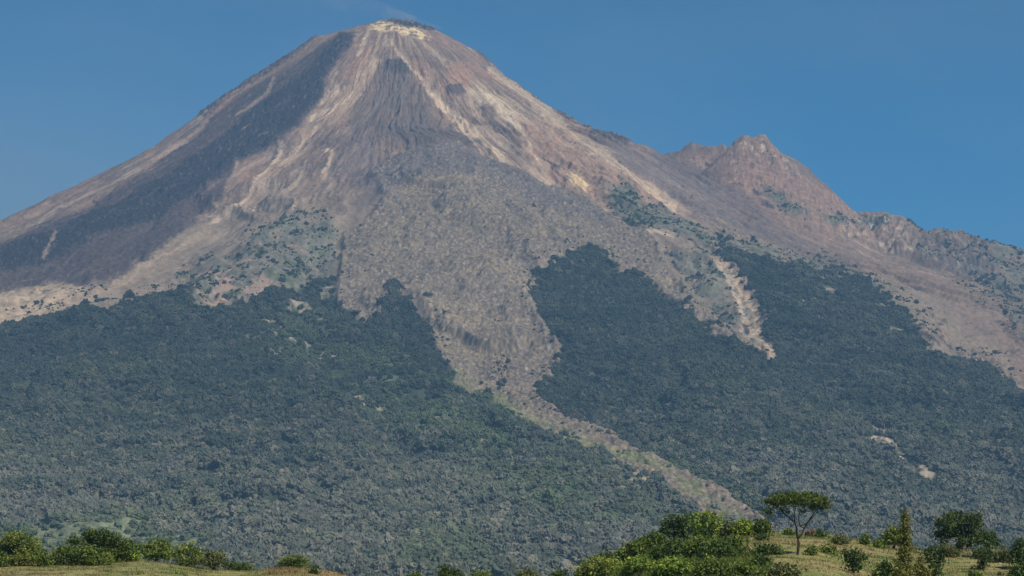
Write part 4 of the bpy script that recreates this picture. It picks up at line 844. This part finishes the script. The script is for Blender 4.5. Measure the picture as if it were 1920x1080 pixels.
bird('tiny bird speck in the sky just above the second peak', 1355, 218, 3.5, 900, -0.6)

# ------------------------------------------------------------------ smoke drifting off the crater
def smoke():
    pts = [(832, 55, 1.5), (806, 47, 5), (776, 37, 8), (740, 26, 12), (700, 15, 17), (650, 2, 24), (600, -12, 30)]
    V = []; F = []; n = 20
    for i, (u, v, r) in enumerate(pts):
        x, y, z = at(u, v, 12080 + i * 12); k = 2.24 * r
        for j in range(n):
            t = 2 * math.pi * j / n; V.append((x, y + math.cos(t) * k * 1.6, z + math.sin(t) * k))
    for i in range(len(pts) - 1):
        for j in range(n): F.append((i * n + j, i * n + (j + 1) % n, (i + 1) * n + (j + 1) % n, (i + 1) * n + j))
    F.append(tuple(range(n))); F.append(tuple(range(len(V) - n, len(V)))[::-1])
    m = bpy.data.materials.new('smoke'); m.use_nodes = True; t = m.node_tree; t.nodes.clear()
    o_ = t.nodes.new('ShaderNodeOutputMaterial'); pv = t.nodes.new('ShaderNodeVolumePrincipled'); pv.inputs['Color'].default_value = (0.85, 0.87, 0.9, 1)
    sx_ = t.nodes.new('ShaderNodeSeparateXYZ'); px_ = t.nodes.new('ShaderNodeMapRange'); mu_ = t.nodes.new('ShaderNodeMath'); mu_.operation = 'MULTIPLY'
    px_.inputs[1].default_value = -560; px_.inputs[2].default_value = -330; px_.inputs[3].default_value = 0.22; px_.inputs[4].default_value = 3.2
    tc_ = t.nodes.new('ShaderNodeTexCoord'); nz_ = t.nodes.new('ShaderNodeTexNoise'); nz_.inputs['Scale'].default_value = 0.012; nz_.inputs['Detail'].default_value = 3
    mr = t.nodes.new('ShaderNodeMapRange'); mr.inputs[1].default_value = 0.4; mr.inputs[2].default_value = 0.7; mr.inputs[3].default_value = 0.0004; mr.inputs[4].default_value = 0.0060
    t.links.new(tc_.outputs['Object'], nz_.inputs[0]); t.links.new(nz_.outputs[0], mr.inputs[0]); t.links.new(tc_.outputs['Object'], sx_.inputs[0]); t.links.new(sx_.outputs[0], px_.inputs[0]); t.links.new(px_.outputs[0], mu_.inputs[0]); t.links.new(mr.outputs[0], mu_.inputs[1]); t.links.new(mu_.outputs[0], pv.inputs['Density']); t.links.new(pv.outputs[0], o_.inputs['Volume'])
    o = poly_obj('smoke', V, F, m, None)
    import bmesh
    bm = bmesh.new(); bm.from_mesh(o.data); bmesh.ops.recalc_face_normals(bm, faces=bm.faces); bm.to_mesh(o.data); bm.free()
    tag(o, 'thin pale smoke drifting left from the crater rim', kind='stuff')
smoke()

# ------------------------------------------------------------------ haze
def haze():
    zb, zt = -60.0, 2760.0
    v = [(x, y, z) for z in (zb, zt) for y in (-3200, 33000) for x in (-34000, 34000)]
    f = [(0, 2, 3, 1), (4, 5, 7, 6), (0, 1, 5, 4), (2, 6, 7, 3), (0, 4, 6, 2), (1, 3, 7, 5)]
    m = bpy.data.materials.new('haze'); m.use_nodes = True; t = m.node_tree; t.nodes.clear()
    o_ = t.nodes.new('ShaderNodeOutputMaterial'); pv = t.nodes.new('ShaderNodeVolumePrincipled')
    pv.inputs['Color'].default_value = (0.32, 0.60, 0.92, 1); pv.inputs['Density'].default_value = 4.2e-5
    t.links.new(pv.outputs[0], o_.inputs['Volume'])
    o = poly_obj('haze', v, f, m, None); tag(o, 'thin blue haze in the air before the volcano', kind='stuff')
haze()
